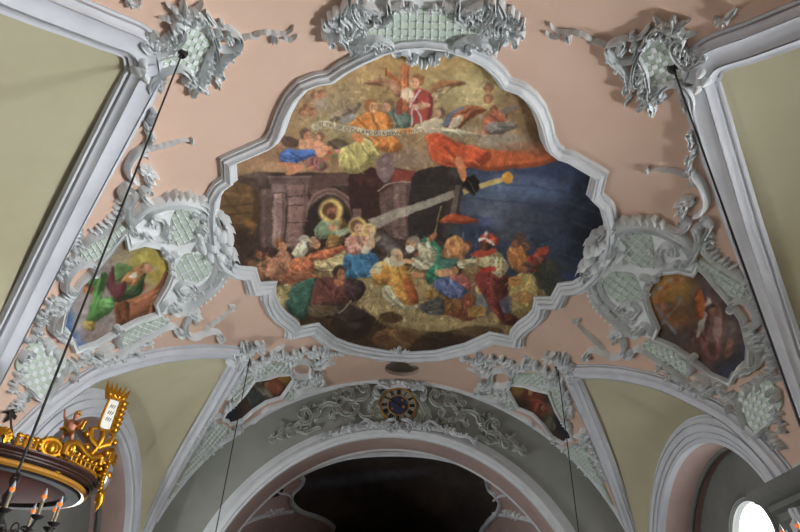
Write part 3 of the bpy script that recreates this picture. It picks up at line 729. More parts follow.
def vault_sprig(flip, label, pts=None):
    o = Orn('stucco_sprig', label, 'stucco ornament', (280, 32), flip=flip, group='small sprigs on the pink vault')
    o.leaf(Q('U4', (270,190),(340,165),(430,170),(520,175),(570,150),(590,115)), 1.7, .13, 5)
    o.leaf(Q('U4', (430,175),(425,220),(415,265)), 1.8, .13, 3)
    o.leaf(Q('U4', (445,180),(455,220),(445,262)), 1.5, .13, 2)
    o.leaf(Q('U4', (500,215),(540,225),(590,215),(615,190)), 1.5, .12, 3)
def vault_leaf(flip, label):
    o = Orn('stucco_leaf', label, 'stucco ornament', (133, 0), flip=flip, group='stucco leaves at the top edge')
    o.leaf(Q('x',(127,-6),(129,1),(134,2.5),(138,1),(141,-3)), 2.8, .15, 4); o.scroll(Q('x',(120,-14),(124,-8),(130,-3)), 2, .15)
# ---- cartouche over the top of the great fresco
def half_flip(q): q = np.array(q, float); q[:, 0] = 847-q[:, 0]; q[:, 1] += .6*(1-np.clip((q[:, 0]-423)/100, 0, 1)); return q
def top_cartouche():
    o = Orn('crowning_cartouche', 'large white stucco cartouche with a studded green panel over the top of the great fresco', 'stucco ornament', (423, 25), lift=.03)
    o.plate(Q('T', (380,-60),(560,-40),(640,-90))+Q('x', (423,-10),(460,-12),(480,-6),(497,-8),(505,4),(500,22),(506,36),(490,46),(478,44),(467,40),(455,47),(440,47),(432,52),(423,54),(414,52),(407,47),(392,47),(380,40),(369,44),(357,46),(341,36),(347,22),(342,4),(350,-8)), .05, 'ground_plate')
    o.lattice(Q('x', (379,18),(386,15),(392,6),(404,4.5),(423,5),(442,4.5),(454,6),(460,15),(467,18),(479,21),(480,31),(468,34),(460,40),(452,45),(437,45),(423,46),(408,45),(394,44),(386,38),(377,33),(367,30),(368,22)), 1.5, 7.6, 'studs', h=.07)
    for fl in (None, half_flip):
        o.flip = fl
        o.scroll(Q('T', (690,395),(680,350),(620,310),(540,285),(450,290),(380,310)), 2.0, .2, a=(-1, 4))
        o.scroll(Q('T', (570,380),(550,340),(490,318),(420,335),(365,380),(350,440)), 2.0, .2, a=(1, 2))
        o.scroll(Q('T', (380,420),(450,385),(520,350)), 1.6, .17)
        o.scroll(Q('T', (640,-40),(655,20),(660,80),(620,120),(570,150)), 2.6, .22, b=(1, 3))
        o.scroll(Q('T', (330,-30),(330,40),(370,120),(430,165),(520,160)), 2.0, .2, a=(1, 2))
        o.scroll(Q('T', (420,-30),(500,10),(570,45),(630,55)), 1.8, .2)
        o.leaf(Q('T', (400,20),(450,50),(470,100),(430,150)), 4, .2, 4)
        o.leaf(Q('T', (520,60),(540,100),(520,150)), 2.6, .18, 4)
        o.scroll(Q('T', (290,-30),(250,40),(235,110),(290,160),(310,210),(280,270)), 2.4, .19)
        o.rosette(*Q('T', (365,225))[0], 5, 6, .19)
        o.rosette(*Q('T', (425,210))[0], 3.4, 5, .17)
        o.scroll(Q('T', (320,290),(310,240),(340,200)), 1.8, .17, b=(1, 2))
        o.leaf(Q('T', (240,120),(190,110),(160,60)), 2.0, .17, 3)
        o.scroll(Q('T', (235,125),(215,80),(180,55),(165,75)), 1.7, .17, b=(-1, 1.6))
        o.scroll(Q('T', (210,170),(150,165),(120,130)), 1.8, .17, b=(1, 2))
        o.leaf(Q('T', (200,225),(120,230),(50,235)), 2.2, .16, 4)
        o.scroll(Q('T', (130,225),(80,200),(65,150)), 1.7, .16)
        o.scroll(Q('T', (130,240),(80,260),(65,310)), 1.7, .16)
        o.scroll(Q('T', (290,400),(260,320),(200,285),(140,295),(125,330)), 2.0, .18, b=(-1, 2))
        o.leaf(Q('T', (240,310),(240,350),(205,375)), 1.8, .16, 3)
        o.leaf(Q('T', (295,380),(320,400),(330,440)), 3, .19, 3)
        o.leaf(Q('T', (330,310),(300,280),(250,290)), 2.6, .17, 3)
        o.leaf(Q('T', (560,300),(600,330),(650,360)), 2.8, .2, 3)
        o.scroll(Q('T', (800,385),(750,395),(700,400)), 1.6, .18)
        o.scroll(Q('T2', (20,405),(90,400),(160,420),(180,455)), 1.5, .2, b=(1, 1.6))
        o.leaf(Q('T2', (150,500),(200,480),(260,470)), 3, .22, 3)
        o.leaf(Q('T2', (30,30),(120,30),(200,25),(280,40)), 3.0, .12, 4)
        o.scroll(Q('T2', (10,80),(20,30),(60,0),(120,-10)), 1.8, .2, a=(1, 2))
        o.tendril(Q('T', (330,20),(360,110),(430,170)), 6, 2.4, .8, .17); o.tendril(Q('T', (450,30),(540,70),(610,60)), 5, 2.2, .8, .17); o.tendril(Q('T', (380,400),(450,350),(540,330)), 5, 2.0, .7, .2)
        o.tendril(Q('T', (230,150),(210,230),(240,290)), 4, 2.4, .8, .19); o.tendril(Q('T2', (20,50),(120,20),(250,35)), 6, 2.4, .8, .17); o.tendril(Q('T', (330,200),(400,240),(470,200)), 5, 2.2, .7, .2)
        o.boss([(x, y, 2.6) for x, y in Q('T2', (195,500),(230,470),(275,520))], .24, 'bud')
    o.flip = None
# ---- leaf bosses on the lower lunette tips
def tip_leaf(flip, label):
    o = Orn('tip_ornament', label, 'stucco ornament', (245, 352), flip=flip, group='leaf ornaments on the lower lunette tips')
    o.spray(Q('M1', (255,90))[0], 10, [-170, -120, -70, -30, 10, 110, 150], 3.0, .24)
    o.spray(Q('M1', (160,150))[0], 9, [-160, -110, 160, 110, 60], 2.4, .22)
    o.leaf(Q('M1', (150,190),(220,120),(300,60),(320,0)), 4, .22, 5)
    o.leaf(Q('M1', (330,60),(390,50),(430,15)), 3.4, .2, 3)
    o.leaf(Q('M1', (180,170),(170,220),(150,245)), 2.4, .2, 3)
    o.spray(Q('M1', (390,40))[0], 6, [-130, -60, 0, 60], 2, .2)
# ---- cartouches with small medallions beside the chancel arch
MED_OUT = Q('S', (92,392),(110,358),(150,322),(190,282),(238,216),(300,206),(340,192),(400,188),(412,215),(380,262),(358,292),(290,312),(230,352),(180,396),(130,412),(122,398))
def small_cartouche(flip, label, plabel):
    o = Orn('small_fresco_cartouche', label, 'stucco ornament', (262, 385), flip=flip, group='small painted medallions beside the chancel arch')
    o.rim(MED_OUT, 1.3, .12, prof='round', name='medallion_rim')
    o.lattice(Q('M1', (330,240),(430,200),(560,200),(650,200),(690,240),(640,270),(560,275),(450,305),(350,335),(320,300)), 40, 4, 'bars')
    o.lattice(Q('M1', (230,270),(300,250),(320,330),(270,420),(180,520),(150,500),(200,390)), 50, 4, 'bars')
    o.lattice(Q('M2', (360,330),(470,320),(480,390),(380,440),(300,520),(250,500),(330,400)), 30, 4, 'bars')
    o.lattice(Q('M3', (230,270),(330,260),(350,310),(280,410),(200,480),(110,470),(150,400)), 40, 3.8, 'bars')
    o.scroll(Q('M1', (300,260),(330,215),(400,190),(450,170),(490,120)), 1.5, .16, b=(1, 2))
    o.scroll(Q('M2', (320,250),(330,190),(400,165),(470,180),(500,230),(480,290),(400,305),(340,285),(318,250)), 1.6, .17, taper=(1, 1))
    o.leaf(Q('M2', (430,100),(360,120),(310,160),(230,180)), 3.2, .18, 5)
    o.leaf(Q('M2', (180,160),(240,130),(330,150)), 3.0, .18, 4)
    o.leaf(Q('M1', (470,125),(540,75),(620,30)), 2, .15, 4)
    o.leaf(Q('M2', (460,130),(540,120),(600,80),(560,60)), 2.4, .16, 4)
    o.leaf(Q('M2', (480,200),(560,180),(640,130),(760,100)), 2.6, .16, 6)
    o.spray(Q('M2', (610,110))[0], 9, [-150, -90, -40, 0, 40], 2.2, .17)
    o.leaf(Q('M2', (500,230),(580,230),(640,200),(720,190)), 2.2, .16, 5)
    o.spray(Q('M2', (740,100))[0], 6, [-60, -10, 30], 1.8, .15)
    o.leaf(Q('M2', (470,390),(500,340),(560,300),(610,275)), 2.6, .17, 4)
    o.spray(Q('M2', (545,345))[0], 7, [-100, -40, 10, 60, 120], 2, .17)
    o.scroll(Q('M2', (600,400),(500,420),(400,440),(340,500)), 1.7, .16, a=(-1, 2.4))
    o.leaf(Q('M2', (440,410),(380,430),(330,480)), 2.2, .15, 3)
    o.scroll(Q('M1', (250,260),(200,340),(180,400),(120,470),(90,520)), 1.5, .15, a=(1, 2))
    o.leaf(Q('M1', (330,270),(380,260),(440,265)), 3, .16, 3)
    o.rosette(*Q('M1', (350,275))[0], 3.2, 6, .17)
    o.rosette(*Q('M1', (230,365))[0], 2.6, 6, .16)
    o.leaf(Q('M1', (160,350),(190,380),(180,430)), 2.2, .15, 3)
    o.leaf(Q('M1', (140,400),(120,450),(100,520)), 2.4, .15, 4)
    # tail down beside the wall
    o.scroll(Q('M3', (310,180),(220,190),(200,220),(240,250)), 1.6, .16, b=(-1, 2))
    o.leaf(Q('M3', (280,130),(230,170),(190,250),(150,320)), 2.6, .15, 5)
    o.leaf(Q('M3', (200,300),(150,350),(110,420),(40,480)), 2.4, .15, 5)
    o.scroll(Q('M3', (440,240),(450,300),(360,350),(300,390),(280,430)), 1.7, .16, a=(1, 2))
    o.leaf(Q('M3', (330,150),(370,110),(430,70)), 2.4, .15, 3)
    o.scroll(Q('M3', (608,190),(520,260),(440,320),(380,370),(300,430),(200,530)), 1.3, .13, prof='round', name='edge_moulding')
    o.scroll(Q('M2', (330,520),(220,560),(100,600))+Q('M3', (608,190)), 1.3, .13, prof='round', name='edge_moulding')
    o.leaf(Q('M3', (100,440),(60,480),(20,540)), 2.6, .15, 4)
    o.lattice(Q('x', (196,450),(206,450),(196,466),(182,486),(172,500),(168,498),(178,480)), 45, 3.6, 'bars')
    o.tendril(Q('M1', (240,250),(330,200),(420,160),(520,110),(620,100)), 9, 1.9, .7, .17); o.tendril(Q('M2', (330,110),(420,90),(520,80),(620,120)), 7, 2.0, .7, .17); o.tendril(Q('M2', (490,300),(430,350),(350,380),(300,450)), 6, 1.9, .7, .16)
    o.tendril(Q('M1', (220,290),(170,370),(110,470)), 6, 1.9, .7, .16); o.tendril(Q('M3', (250,150),(190,240),(120,340),(50,450)), 9, 1.8, .7, .16); o.tendril(Q('M3', (430,270),(340,350),(260,430),(180,510)), 8, 1.7, .7, .15)
    o.grid((218, 369, 296, 426), np.array(MED_OUT), .012, MED_R if flip else MED_L, 'medallion_painting', step=.6, label=plabel)
# ---- stucco on the chancel wall
WREL = PlaneY(YW)
def mirror_wall(q):
    P = WREL.hit(q); P[:, 0] *= -1; return proj(P)+np.array([0., 2.])
def spandrel(flip, label):
    o = Orn('arch_scrollwork', label, 'stucco ornament', (325, 415), surf=WREL, flip=flip, group='scrollwork over the chancel arch', mat='grey_relief')
    o.lattice(Q('W2', (330,290),(420,190),(450,330),(480,380),(400,400),(360,380)), 60, 4, 'bars', h=.03)
    for q, a, b, w in ((Q('W2', (70,200),(110,140),(180,140),(210,190)), (1, 2.4), (1, 2.4), 1.7), (Q('W2', (90,310),(130,360),(210,350),(250,300)), (-1, 2.4), (-1, 2.6), 1.7),
      (Q('W2', (220,230),(300,220),(345,170),(330,110),(290,110)), None, (-1, 2.6), 1.6), (Q('W2', (380,300),(420,230),(470,170),(520,140)), None, None, 1.4),
      (Q('W2', (250,330),(300,380),(380,370),(360,330)), None, (-1, 2), 1.5), (Q('W1', (480,250),(500,200),(570,170),(640,190)), (1, 2), (1, 3), 2.0),
      (Q('W1', (320,240),(370,225),(410,270),(400,330),(340,350)), (-1, 3), (1, 2), 1.9), (Q('W1', (240,440),(260,380),(310,340),(360,330)), (1, 2), None, 1.9),
      (Q('W1', (380,430),(450,390),(500,380)), (1, 2.2), None, 1.5), (Q('W1', (80,500),(110,470),(170,480)), (1, 2), None, 1.6), (Q('W2', (400,130),(380,160),(410,200)), (1, 1.8), None, 1.4)):
        o.scroll(q, w, .13, a=a, b=b)
    o.spray(Q('W1', (720,130))[0], 9, [-150, -110, -70, -30, 150], 2.0, .15)
    o.spray(Q('W1', (740,250))[0], 9, [150, 100, 60, 20, -170], 2.0, .15)
    o.leaf(Q('W1', (560,300),(600,270),(610,330)), 2.8, .13, 3)
    o.leaf(Q('W1', (430,330),(450,290),(440,220)), 2.4, .13, 4)
    o.spray(Q('W1', (380,205))[0], 5, [-150, -100, -50], 1.6, .13)
    o.spray(Q('W1', (180,390))[0], 9, [-100, -50, 0, 120, 170], 2.0, .14)
    o.leaf(Q('W1', (230,350),(190,400),(130,440),(60,460)), 2.2, .13, 5)
    o.leaf(Q('W1', (90,430),(60,450),(30,470)), 1.8, .12, 3)
    o.leaf(Q('W1', (300,390),(330,420),(400,400)), 2.0, .12, 3)
    o.tendril(Q('W1', (60,480),(150,440),(230,420),(330,390),(430,380)), 9, 1.7, .6, .11); o.tendril(Q('W1', (420,200),(520,170),(620,170),(700,190)), 6, 1.7, .6, .11); o.tendril(Q('W2', (60,160),(150,120),(260,120),(350,100)), 7, 1.7, .6, .11)
def keystone():
    o = Orn('arch_garland', 'long white stucco garland with a central shell lying on the crown of the chancel arch', 'stucco ornament', (398, 425), surf=PlaneY(YW-.14), mat='white')
    for fl in (None, lambda q: np.stack([797-np.atleast_2d(q)[:, 0], np.atleast_2d(q)[:, 1]+.035*(398-np.atleast_2d(q)[:, 0])], 1)):
        o.flip = fl
        o.leaf(Q('x', (390,427),(378,426),(366,427),(356,430)), 2.6, .09, 5)
        o.leaf(Q('x', (362,428),(350,429),(340,433),(328,435),(318,441)), 2.2, .09, 6)
        o.scroll(Q('x', (396,420),(388,421),(384,427),(389,432)), 1.5, .1, b=(-1, 2))
        o.spray((350,428), 5, [-150, -100, -40, 20, 90], 1.3, .09); o.spray((324,438), 5, [150, 190, 230, 100], 1.3, .09)
        o.scroll(Q('x', (375,424),(366,421),(358,426)), 1.1, .09, b=(-1, 1.8))
        o.tendril(Q('x', (392,424),(375,424.5),(358,427),(340,431),(322,438)), 11, 1.5, .6, .1)
    o.flip = None
    o.spray((398,426.5), 6, [-90, -55, -20, 15, 55, 90, 125, 165, 200, 235], 1.8, .1, 'shell')
def clock_crest():
    o = Orn('clock_crest', 'white stucco crest curling over the top of the round clock', 'stucco ornament', (400, 385), surf=PlaneY(YW-.05), mat='stucco')
    o.plate(Q('W2', (445,80),(530,60),(600,55),(690,60),(760,90),(700,125),(610,118),(520,130)), .1, 'crest_plate')
    for fl in (None, lambda q: np.stack([800.5-np.atleast_2d(q)[:, 0], np.atleast_2d(q)[:, 1]+1.2], 1)):
        o.flip = fl
        o.scroll(Q('W2', (445,85),(490,110),(530,125)), 1.8, .2, a=(1, 2)); o.leaf(Q('W2', (610,75),(560,80),(500,70)), 2.6, .2, 4); o.scroll(Q('W2', (430,190),(400,150),(420,115),(470,120)), 1.6, .16, a=(1, 1.6))
    o.flip = None
    o.boss([(x, y, 2.4) for x, y in Q('W2', (560,80),(605,75),(650,80))], .24, 'bud')
def foot_cartouche():
    o = Orn('foot_cartouche', 'small white stucco shell cartouche at the foot of the great fresco frame', 'stucco ornament', (399, 353))
    for fl in (None, lambda q: np.stack([800-np.atleast_2d(q)[:, 0], np.atleast_2d(q)[:, 1]+1.2], 1)):
        o.flip = fl
        o.scroll(Q('B', (300,215),(240,225),(215,200),(260,190),(330,180)), 1.4, .1); o.leaf(Q('B', (390,165),(350,165),(320,190)), 2.6, .12, 3); o.scroll(Q('B', (330,225),(360,215),(390,220)), 1.4, .1, a=(1, 2))
        o.leaf(Q('B', (300,230),(260,215),(220,215)), 2, .1, 3)
    o.flip = None; o.spray(Q('B', (392,180))[0], 7, [-150, -110, -70, -30, 40, 90, 140], 1.8, .12, 'shell')
# ================================================================== fresco painting: pigments laid down in layers, then carried by the vertices of the vault patch
class Canvas:
    def __init__(s, box, base, ss=2.0, gain=1.0):
        s.box, s.ss, s.gain = box, ss, gain; s.w, s.h = int((box[2]-box[0])*ss), int((box[3]-box[1])*ss)
        s.im = np.ones((s.h, s.w, 3))*np.array(base, float)
    def win(s, lo, hi, pad=3):
        x0, y0 = [(v-b)*s.ss-pad for v, b in zip(lo, s.box)]; x1, y1 = [(v-b)*s.ss+pad for v, b in zip(hi, s.box)]
        x0, y0, x1, y1 = max(0, int(x0)), max(0, int(y0)), min(s.w, int(x1)+1), min(s.h, int(y1)+1)
        if x1 <= x0 or y1 <= y0: return None
        X, Y = np.meshgrid((np.arange(x0, x1)+.5)/s.ss+s.box[0], (np.arange(y0, y1)+.5)/s.ss+s.box[1]); return (slice(y0, y1), slice(x0, x1)), X, Y
    @staticmethod
    def blur(m, n):
        for _ in range(n):
            p = np.pad(m, 1, mode='edge'); m = (p[:-2, 1:-1]+p[2:, 1:-1]+p[1:-1, :-2]+p[1:-1, 2:]+2*p[1:-1, 1:-1])/6
        return m
    def lay(s, sl, m, col):
        m = m[..., None]; s.im[sl] = s.im[sl]*(1-m)+np.array(col, float)*m
    def poly(s, pts, col, a=1., soft=1, smooth=True, folds=0, ang=80, fd=.55, fl=1.3):
        p = spline(pts, 1.0, closed=True) if smooth else np.array(pts, float); r = s.win(p.min(0), p.max(0), 3+2*soft)
        if r is None: return
        sl, X, Y = r; m = pip(p, np.stack([X.ravel(), Y.ravel()], 1)).reshape(X.shape).astype(float); M = s.blur(m, soft)*a
        if folds and soft < 2: s.lay(sl, np.clip(s.blur(m, 7)*1.3, 0, 1)*.5, (46, 32, 26))
        s.lay(sl, M, col)
        lo, hi = p.min(0), p.max(0); c = np.array(col, float)
        if min(hi-lo) > 5 and folds:           # rounded modelling of the painted form: lighter towards the upper left, darker at the lower right rim
            n = int(2+min(hi-lo)*s.ss*.12); Mb = s.blur(M, n*3); k = max(1, int(n*.8)); sh = np.roll(np.roll(Mb, -k, 0), -k, 1); s.lay(sl, M*np.clip((Mb-sh)*1.3, 0, .55), c*.42); s.lay(sl, M*np.clip((sh-Mb)*.9, 0, .4), np.minimum(c*1.25+14, 245))
        if folds:
            A0 = math.radians(ang); ctr = (lo+hi)/2; L = np.hypot(*(hi-lo))
            for k in range(int(folds*2.6)):
                A = A0+rng.normal(0, .28); d = np.array([math.cos(A), math.sin(A)]); nn = np.array([-d[1], d[0]]); o = ctr+nn*rng.uniform(-.5, .5)*L*.9+d*rng.uniform(-.3, .3)*L; ln = L*rng.uniform(.22, .5); bend = rng.normal(0, .12)*ln
                st = np.array([o-d*ln/2, o+nn*bend, o+d*ln/2]); D = np.full(X.shape, 1e9); sp = spline(st, 1.5)
                for i in range(len(sp)-1):
                    e = sp[i+1]-sp[i]; t = np.clip(((X-sp[i][0])*e[0]+(Y-sp[i][1])*e[1])/(e@e+1e-9), 0, 1); D = np.minimum(D, np.hypot(X-sp[i][0]-t*e[0], Y-sp[i][1]-t*e[1])+.35*abs(i/(len(sp)-1)-.5))
                wd = rng.uniform(.7, 2.3); al = np.clip((wd-D)/wd+.15, 0, 1)*M
                if k % 2: s.lay(sl, al*.75, c*fd)
                else: s.lay(sl, al*.6, np.minimum(c*fl+14, 248))
    def blob(s, x, y, rx, ry, col, a=.8, ang=0, hard=1.):
        R = max(rx, ry)*1.3; r = s.win((x-R, y-R), (x+R, y+R))
        if r is None: return
        sl, X, Y = r; A = math.radians(ang); u = (X-x)*math.cos(A)+(Y-y)*math.sin(A); v = -(X-x)*math.sin(A)+(Y-y)*math.cos(A)
        d = np.sqrt((u/rx)**2+(v/ry)**2); s.lay(sl, np.clip((1.25-d)*hard*1.2, 0, 1)**1.3*a, col)
    def stroke(s, pts, w, col, a=1.):
        p = spline(pts, 1.0) if len(pts) > 2 else np.array(pts, float); r = s.win(p.min(0)-w, p.max(0)+w)
        if r is None: return
        sl, X, Y = r; D = np.full(X.shape, 1e9)
        for i in range(len(p)-1):
            d = p[i+1]-p[i]; L = d@d+1e-9; t = np.clip(((X-p[i][0])*d[0]+(Y-p[i][1])*d[1])/L, 0, 1)
            D = np.minimum(D, np.hypot(X-p[i][0]-t*d[0], Y-p[i][1]-t*d[1]))
        s.lay(sl, np.clip((w/2-D)*s.ss+.6, 0, 1)*a, col)
    def head(s, x, y, r, skin, hair, look=0, beard=None, halo=None, cap=.9):
        """a small painted head: halo, hair, face, shaded cheek, brow, eyes, nose and mouth; look is the way the face turns, in degrees"""
        sk = np.array(skin, float); A = math.radians(look); fx, fy = math.cos(A), math.sin(A)
        if halo: s.blob(x, y-.1*r, halo, halo, (222, 186, 92), .95, hard=2.5); s.blob(x, y-.1*r, halo*.72, halo*.72, (190, 146, 66), .9, hard=2)
        s.blob(x-fx*r*.25, y-fy*r*.2-r*.15, r*.98, r*1.02, hair, cap, hard=2.5)
        s.blob(x+fx*r*.22, y+fy*r*.22+r*.1, r*.68, r*.82, sk, .95, hard=2.5)
        s.blob(x+fx*r*.22-r*.3, y+r*.2, r*.3, r*.6, sk*.72, .6)
        s.blob(x+fx*r*.3+r*.18, y-r*.05, r*.28, r*.3, np.minimum(sk*1.14+8, 250), .55)
        if beard: s.blob(x+fx*r*.25, y+r*.72, r*.58, r*.5, beard, .9, hard=2); s.blob(x+fx*r*.25, y+r*.95, r*.3, r*.4, beard, .8)
        if r > 5.1:
            cx, cy = x+fx*r*.3, y+fy*r*.2
            for e in (-.3, .3): s.blob(cx+e*r, cy-r*.02, r*.14, r*.09, sk*.4, .6, hard=2)
            s.stroke([(cx-r*.45, cy-r*.2), (cx+r*.45, cy-r*.2)], .45, sk*.55, .6)
            s.stroke([(cx+r*.06, cy), (cx+r*.12, cy+r*.35)], .5, sk*.7, .7); s.stroke([(cx-r*.14, cy+r*.55), (cx+r*.2, cy+r*.55)], .5, (150, 60, 48), .8)
    def noise(s, f):
        g = rng.normal(size=(int(s.h/f)+3, int(s.w/f)+3)); yy = np.arange(s.h)/f; xx = np.arange(s.w)/f; i = yy.astype(int); j = xx.astype(int); ty = (yy-i)[:, None]; tx = (xx-j)[None]
        ty = ty*ty*(3-2*ty); tx = tx*tx*(3-2*tx)
        return g[i][:, j]*(1-ty)*(1-tx)+g[i+1][:, j]*ty*(1-tx)+g[i][:, j+1]*(1-ty)*tx+g[i+1][:, j+1]*ty*tx
    def finish(s, grain=.14, sat=.78, warp=.75):
        dy = (s.noise(9)*.45+s.noise(24)*.8)*warp*s.ss; dx = (s.noise(9)*.45+s.noise(24)*.8)*warp*s.ss
        Y, X = np.meshgrid(np.arange(s.h), np.arange(s.w), indexing='ij'); s.im = s.im[np.clip((Y+dy).round().astype(int), 0, s.h-1), np.clip((X+dx).round().astype(int), 0, s.w-1)]
        for k in range(3): s.im[..., k] = s.blur(s.im[..., k], 1)
        y = s.im@np.array([.3, .59, .11]); s.im = y[..., None]+(s.im-y[..., None])*sat; s.im = s.im*.9+np.array([112, 86, 60])*.1
        for f, a in ((3, .28), (8, .4), (26, .45)): s.im *= (1+grain*a*s.noise(f))[..., None]
        s.im = np.clip(s.im, 2, 250); return s
    def __call__(s, q):
        x = np.clip((q[:, 0]-s.box[0])*s.ss-.5, 0, s.w-1.01); y = np.clip((q[:, 1]-s.box[1])*s.ss-.5, 0, s.h-1.01); i, j = y.astype(int), x.astype(int); ty, tx = (y-i)[:, None], (x-j)[:, None]
        c = s.im[i, j]*(1-ty)*(1-tx)+s.im[i+1, j]*ty*(1-tx)+s.im[i, j+1]*(1-ty)*tx+s.im[i+1, j+1]*ty*tx
        return np.minimum(lin(c)*s.gain, .9)
VIEW.update({'A':(280,60,5.714),'Bz':(400,60,5.714),'C':(220,150,5.714),'D':(350,150,5.714),'E':(470,150,5.714),'F':(235,230,5.714),'G':(350,230,5.714),'H':(470,210,5.714),'I':(320,270,4.0)})
SKIN = (205, 142, 98); BR = (92, 54, 34)
def great_fresco():
    c = Canvas((200, 35, 625, 365), (140, 106, 64), 2.0, PAINT_GAIN)
    X = lambda *p: list(p)
    # heaven
    for b in ((425,70,110,40,(162,136,78),.9),(475,92,60,26,(178,160,104),.85),(360,72,50,30,(162,128,78),.8),(332,108,40,34,(152,128,92),.8),(300,112,26,24,(150,116,78),.8),(272,156,40,18,(152,110,74),.9),
      (350,128,50,20,(150,136,88),.6),(410,60,60,18,(150,108,58),.5),(520,100,28,26,(124,92,60),.8),(545,140,24,26,(98,72,50),.9),(500,140,34,12,(142,132,116),.8),(455,130,40,9,(170,156,120),.8),(300,168,60,8,(164,122,86),.8),
      (395,150,34,16,(150,118,86),.9),(412,160,26,12,(132,104,84),.9),(535,118,20,18,(120,92,62),.6),(440,66,30,10,(178,142,82),.5)): c.blob(*b)
    # night sky
    c.poly(X((440,166),(470,166),(500,168),(545,158),(565,158),(600,170),(625,200),(625,290),(560,300),(470,260),(440,230)), (46,58,84), soft=6)
    for b in ((515,188,52,16,(88,108,142),.9,4),(560,192,46,12,(62,82,118),.8,8),(500,214,46,16,(96,106,122),.9,10),(545,222,60,12,(52,58,74),.6,14),(585,215,30,40,(30,38,58),.8,0),(600,245,26,40,(20,26,42),.9,0),(575,262,30,16,(30,38,58),.7,0),(560,170,40,8,(40,56,92),.8,0),(490,200,30,8,(84,98,122),.6,6)): c.blob(*b[:6], ang=b[6])
    for y0 in range(184, 270, 9): c.stroke([(470,y0-4),(520,y0),(560,y0+7),(606,y0+22)], 2.4, (64,72,92) if y0 % 2 else (34,42,62), .28)
    c.poly(X((440,150),(470,148),(520,150),(550,146),(560,156),(545,164),(520,167),(490,170),(470,167),(452,164)), (196,80,34), .95, 4, folds=3, ang=5)
    c.blob(540,150,20,10,(120,70,46),.7); c.blob(520,146,30,6,(150,96,70),.6)
    # ruins: brown wall, columns, arch, dark vaults
    c.poly(X((205,190),(225,182),(250,172),(290,172),(340,172),(395,168),(420,172),(455,168),(462,185),(452,240),(420,290),(230,290),(205,240)), (58,42,36), soft=3)
    c.poly(X((212,196),(235,180),(256,182),(261,200),(258,226),(246,244),(225,250),(212,240)), (96,68,38), soft=3, folds=4, ang=8, fd=.7, fl=1.15, smooth=False)
    for y0, y1 in ((206,203),(214,212),(226,222)): c.stroke([(222,y0),(262,y1)], 1.4, (66,44,24), .8)
    c.blob(240,236,14,12,(44,32,26),.9); c.blob(250,224,8,5,(140,86,40),.8,30)
    c.stroke([(238,178),(252,184),(260,194),(264,210)], 5, (66,50,42), .9); c.blob(262,178,12,7,(76,62,56),.9); c.blob(250,174,14,4,(120,96,80),.6)
    c.poly(X((261,188),(272,188),(272,246),(261,246)), (82,62,56), smooth=False); c.stroke([(264,190),(264,246)], 1.5, (104,80,72), .7)
    c.poly(X((273,192),(285,192),(284,246),(272,246)), (136,106,98), smooth=False); c.stroke([(283,193),(282.5,246)], 3, (92,68,64), .8); c.stroke([(275.5,193),(275,246)], 2, (160,130,120), .7)
    c.poly(X((270,183),(290,182),(287,192),(272,192)), (112,88,84), smooth=False); c.stroke([(268,182.5),(291,181.5)], 1.2, (60,44,42)); c.stroke([(272,192),(286,192)], 1.2, (70,52,50))
    c.poly(X((287,184),(308,184),(306,246),(286.5,246)), (126,92,84), smooth=False); c.stroke([(290,186),(289,246)], 2, (150,116,106), .6)
    for y in (195.5, 205, 222): c.stroke([(287,y),(307,y)], 1.1, (66,46,42))
    c.stroke([(305,186),(303.5,246)], 3, (92,64,60), .8)
    c.poly(X((268,176),(312,175),(312,184),(268,184)), (92,70,66), smooth=False); c.stroke([(268,177),(312,176)], 1.6, (124,98,92), .8)
    c.poly(X((312,176),(352,173),(352,184),(330,186),(312,196)), (84,58,52), soft=2)
    c.stroke([(309,206),(316,196),(328,191),(342,195),(352,206),(356,222)], 6.5, (118,88,78)); c.stroke([(309,206),(316,196),(328,191),(342,195),(352,206),(356,222)], 1.5, (86,62,56))
    c.poly(X((308,210),(318,200),(330,197),(342,203),(350,216),(352,244),(308,244)), (40,31,29), soft=2)
    c.poly(X((350,172),(380,172),(381,222),(362,226),(352,214)), (52,30,28), soft=3); c.blob(366,180,12,6,(86,40,34),.7); c.poly(X((353,208),(361,208),(361,224),(354,224)), (112,84,76), smooth=False)
    c.poly(X((379,192),(393,186),(392,236),(380,222)), (96,70,64), smooth=False); c.poly(X((393,183),(410.5,183),(409.5,240),(392.5,236)), (112,82,76), smooth=False)
    c.stroke([(397,186),(396,236)], 3, (136,104,96), .7); c.stroke([(407.5,186),(407,238)], 3, (80,56,52), .8)
    for y in (193, 203, 214, 226): c.stroke([(380,y+1),(410,y)], .7, (74,52,48), .8)
    c.poly(X((392,169),(416,170),(411,181),(391,181)), (130,52,40), smooth=False); c.stroke([(378,190),(392,182),(416,182.5)], 1.6, (150,116,100))
    c.poly(X((376,160),(390,153),(394,170),(386,182),(378,176)), (118,92,88), soft=2)
    c.poly(X((414,174),(424,168),(440,165),(456,166),(466,176),(462,184),(449,186),(446,204),(441,238),(410,240),(410,186)), (42,36,34), soft=2)
    c.blob(455,172,8,6,(72,62,60),.8)
    for k in range(6): c.stroke([(412,186+k*9),(444,184+k*9)], .8, (58,50,46), .6)
    c.poly(X((455,184),(460.5,184),(455.5,219),(450,216)), (98,88,76), smooth=False); c.blob(452,230,12,10,(58,62,70),.8)
    # star and its beam
    c.poly(X((453,190),(398,208),(367,219),(374,229),(400,217),(454,197)), (172,162,140), .78, 1, smooth=False)
    c.poly(X((462,189),(504,176),(504,180.5),(464,194.5)), (206,172,84), .9, 1, smooth=False)
    c.blob(508,176.5,5,5,(206,134,34),1, hard=3)
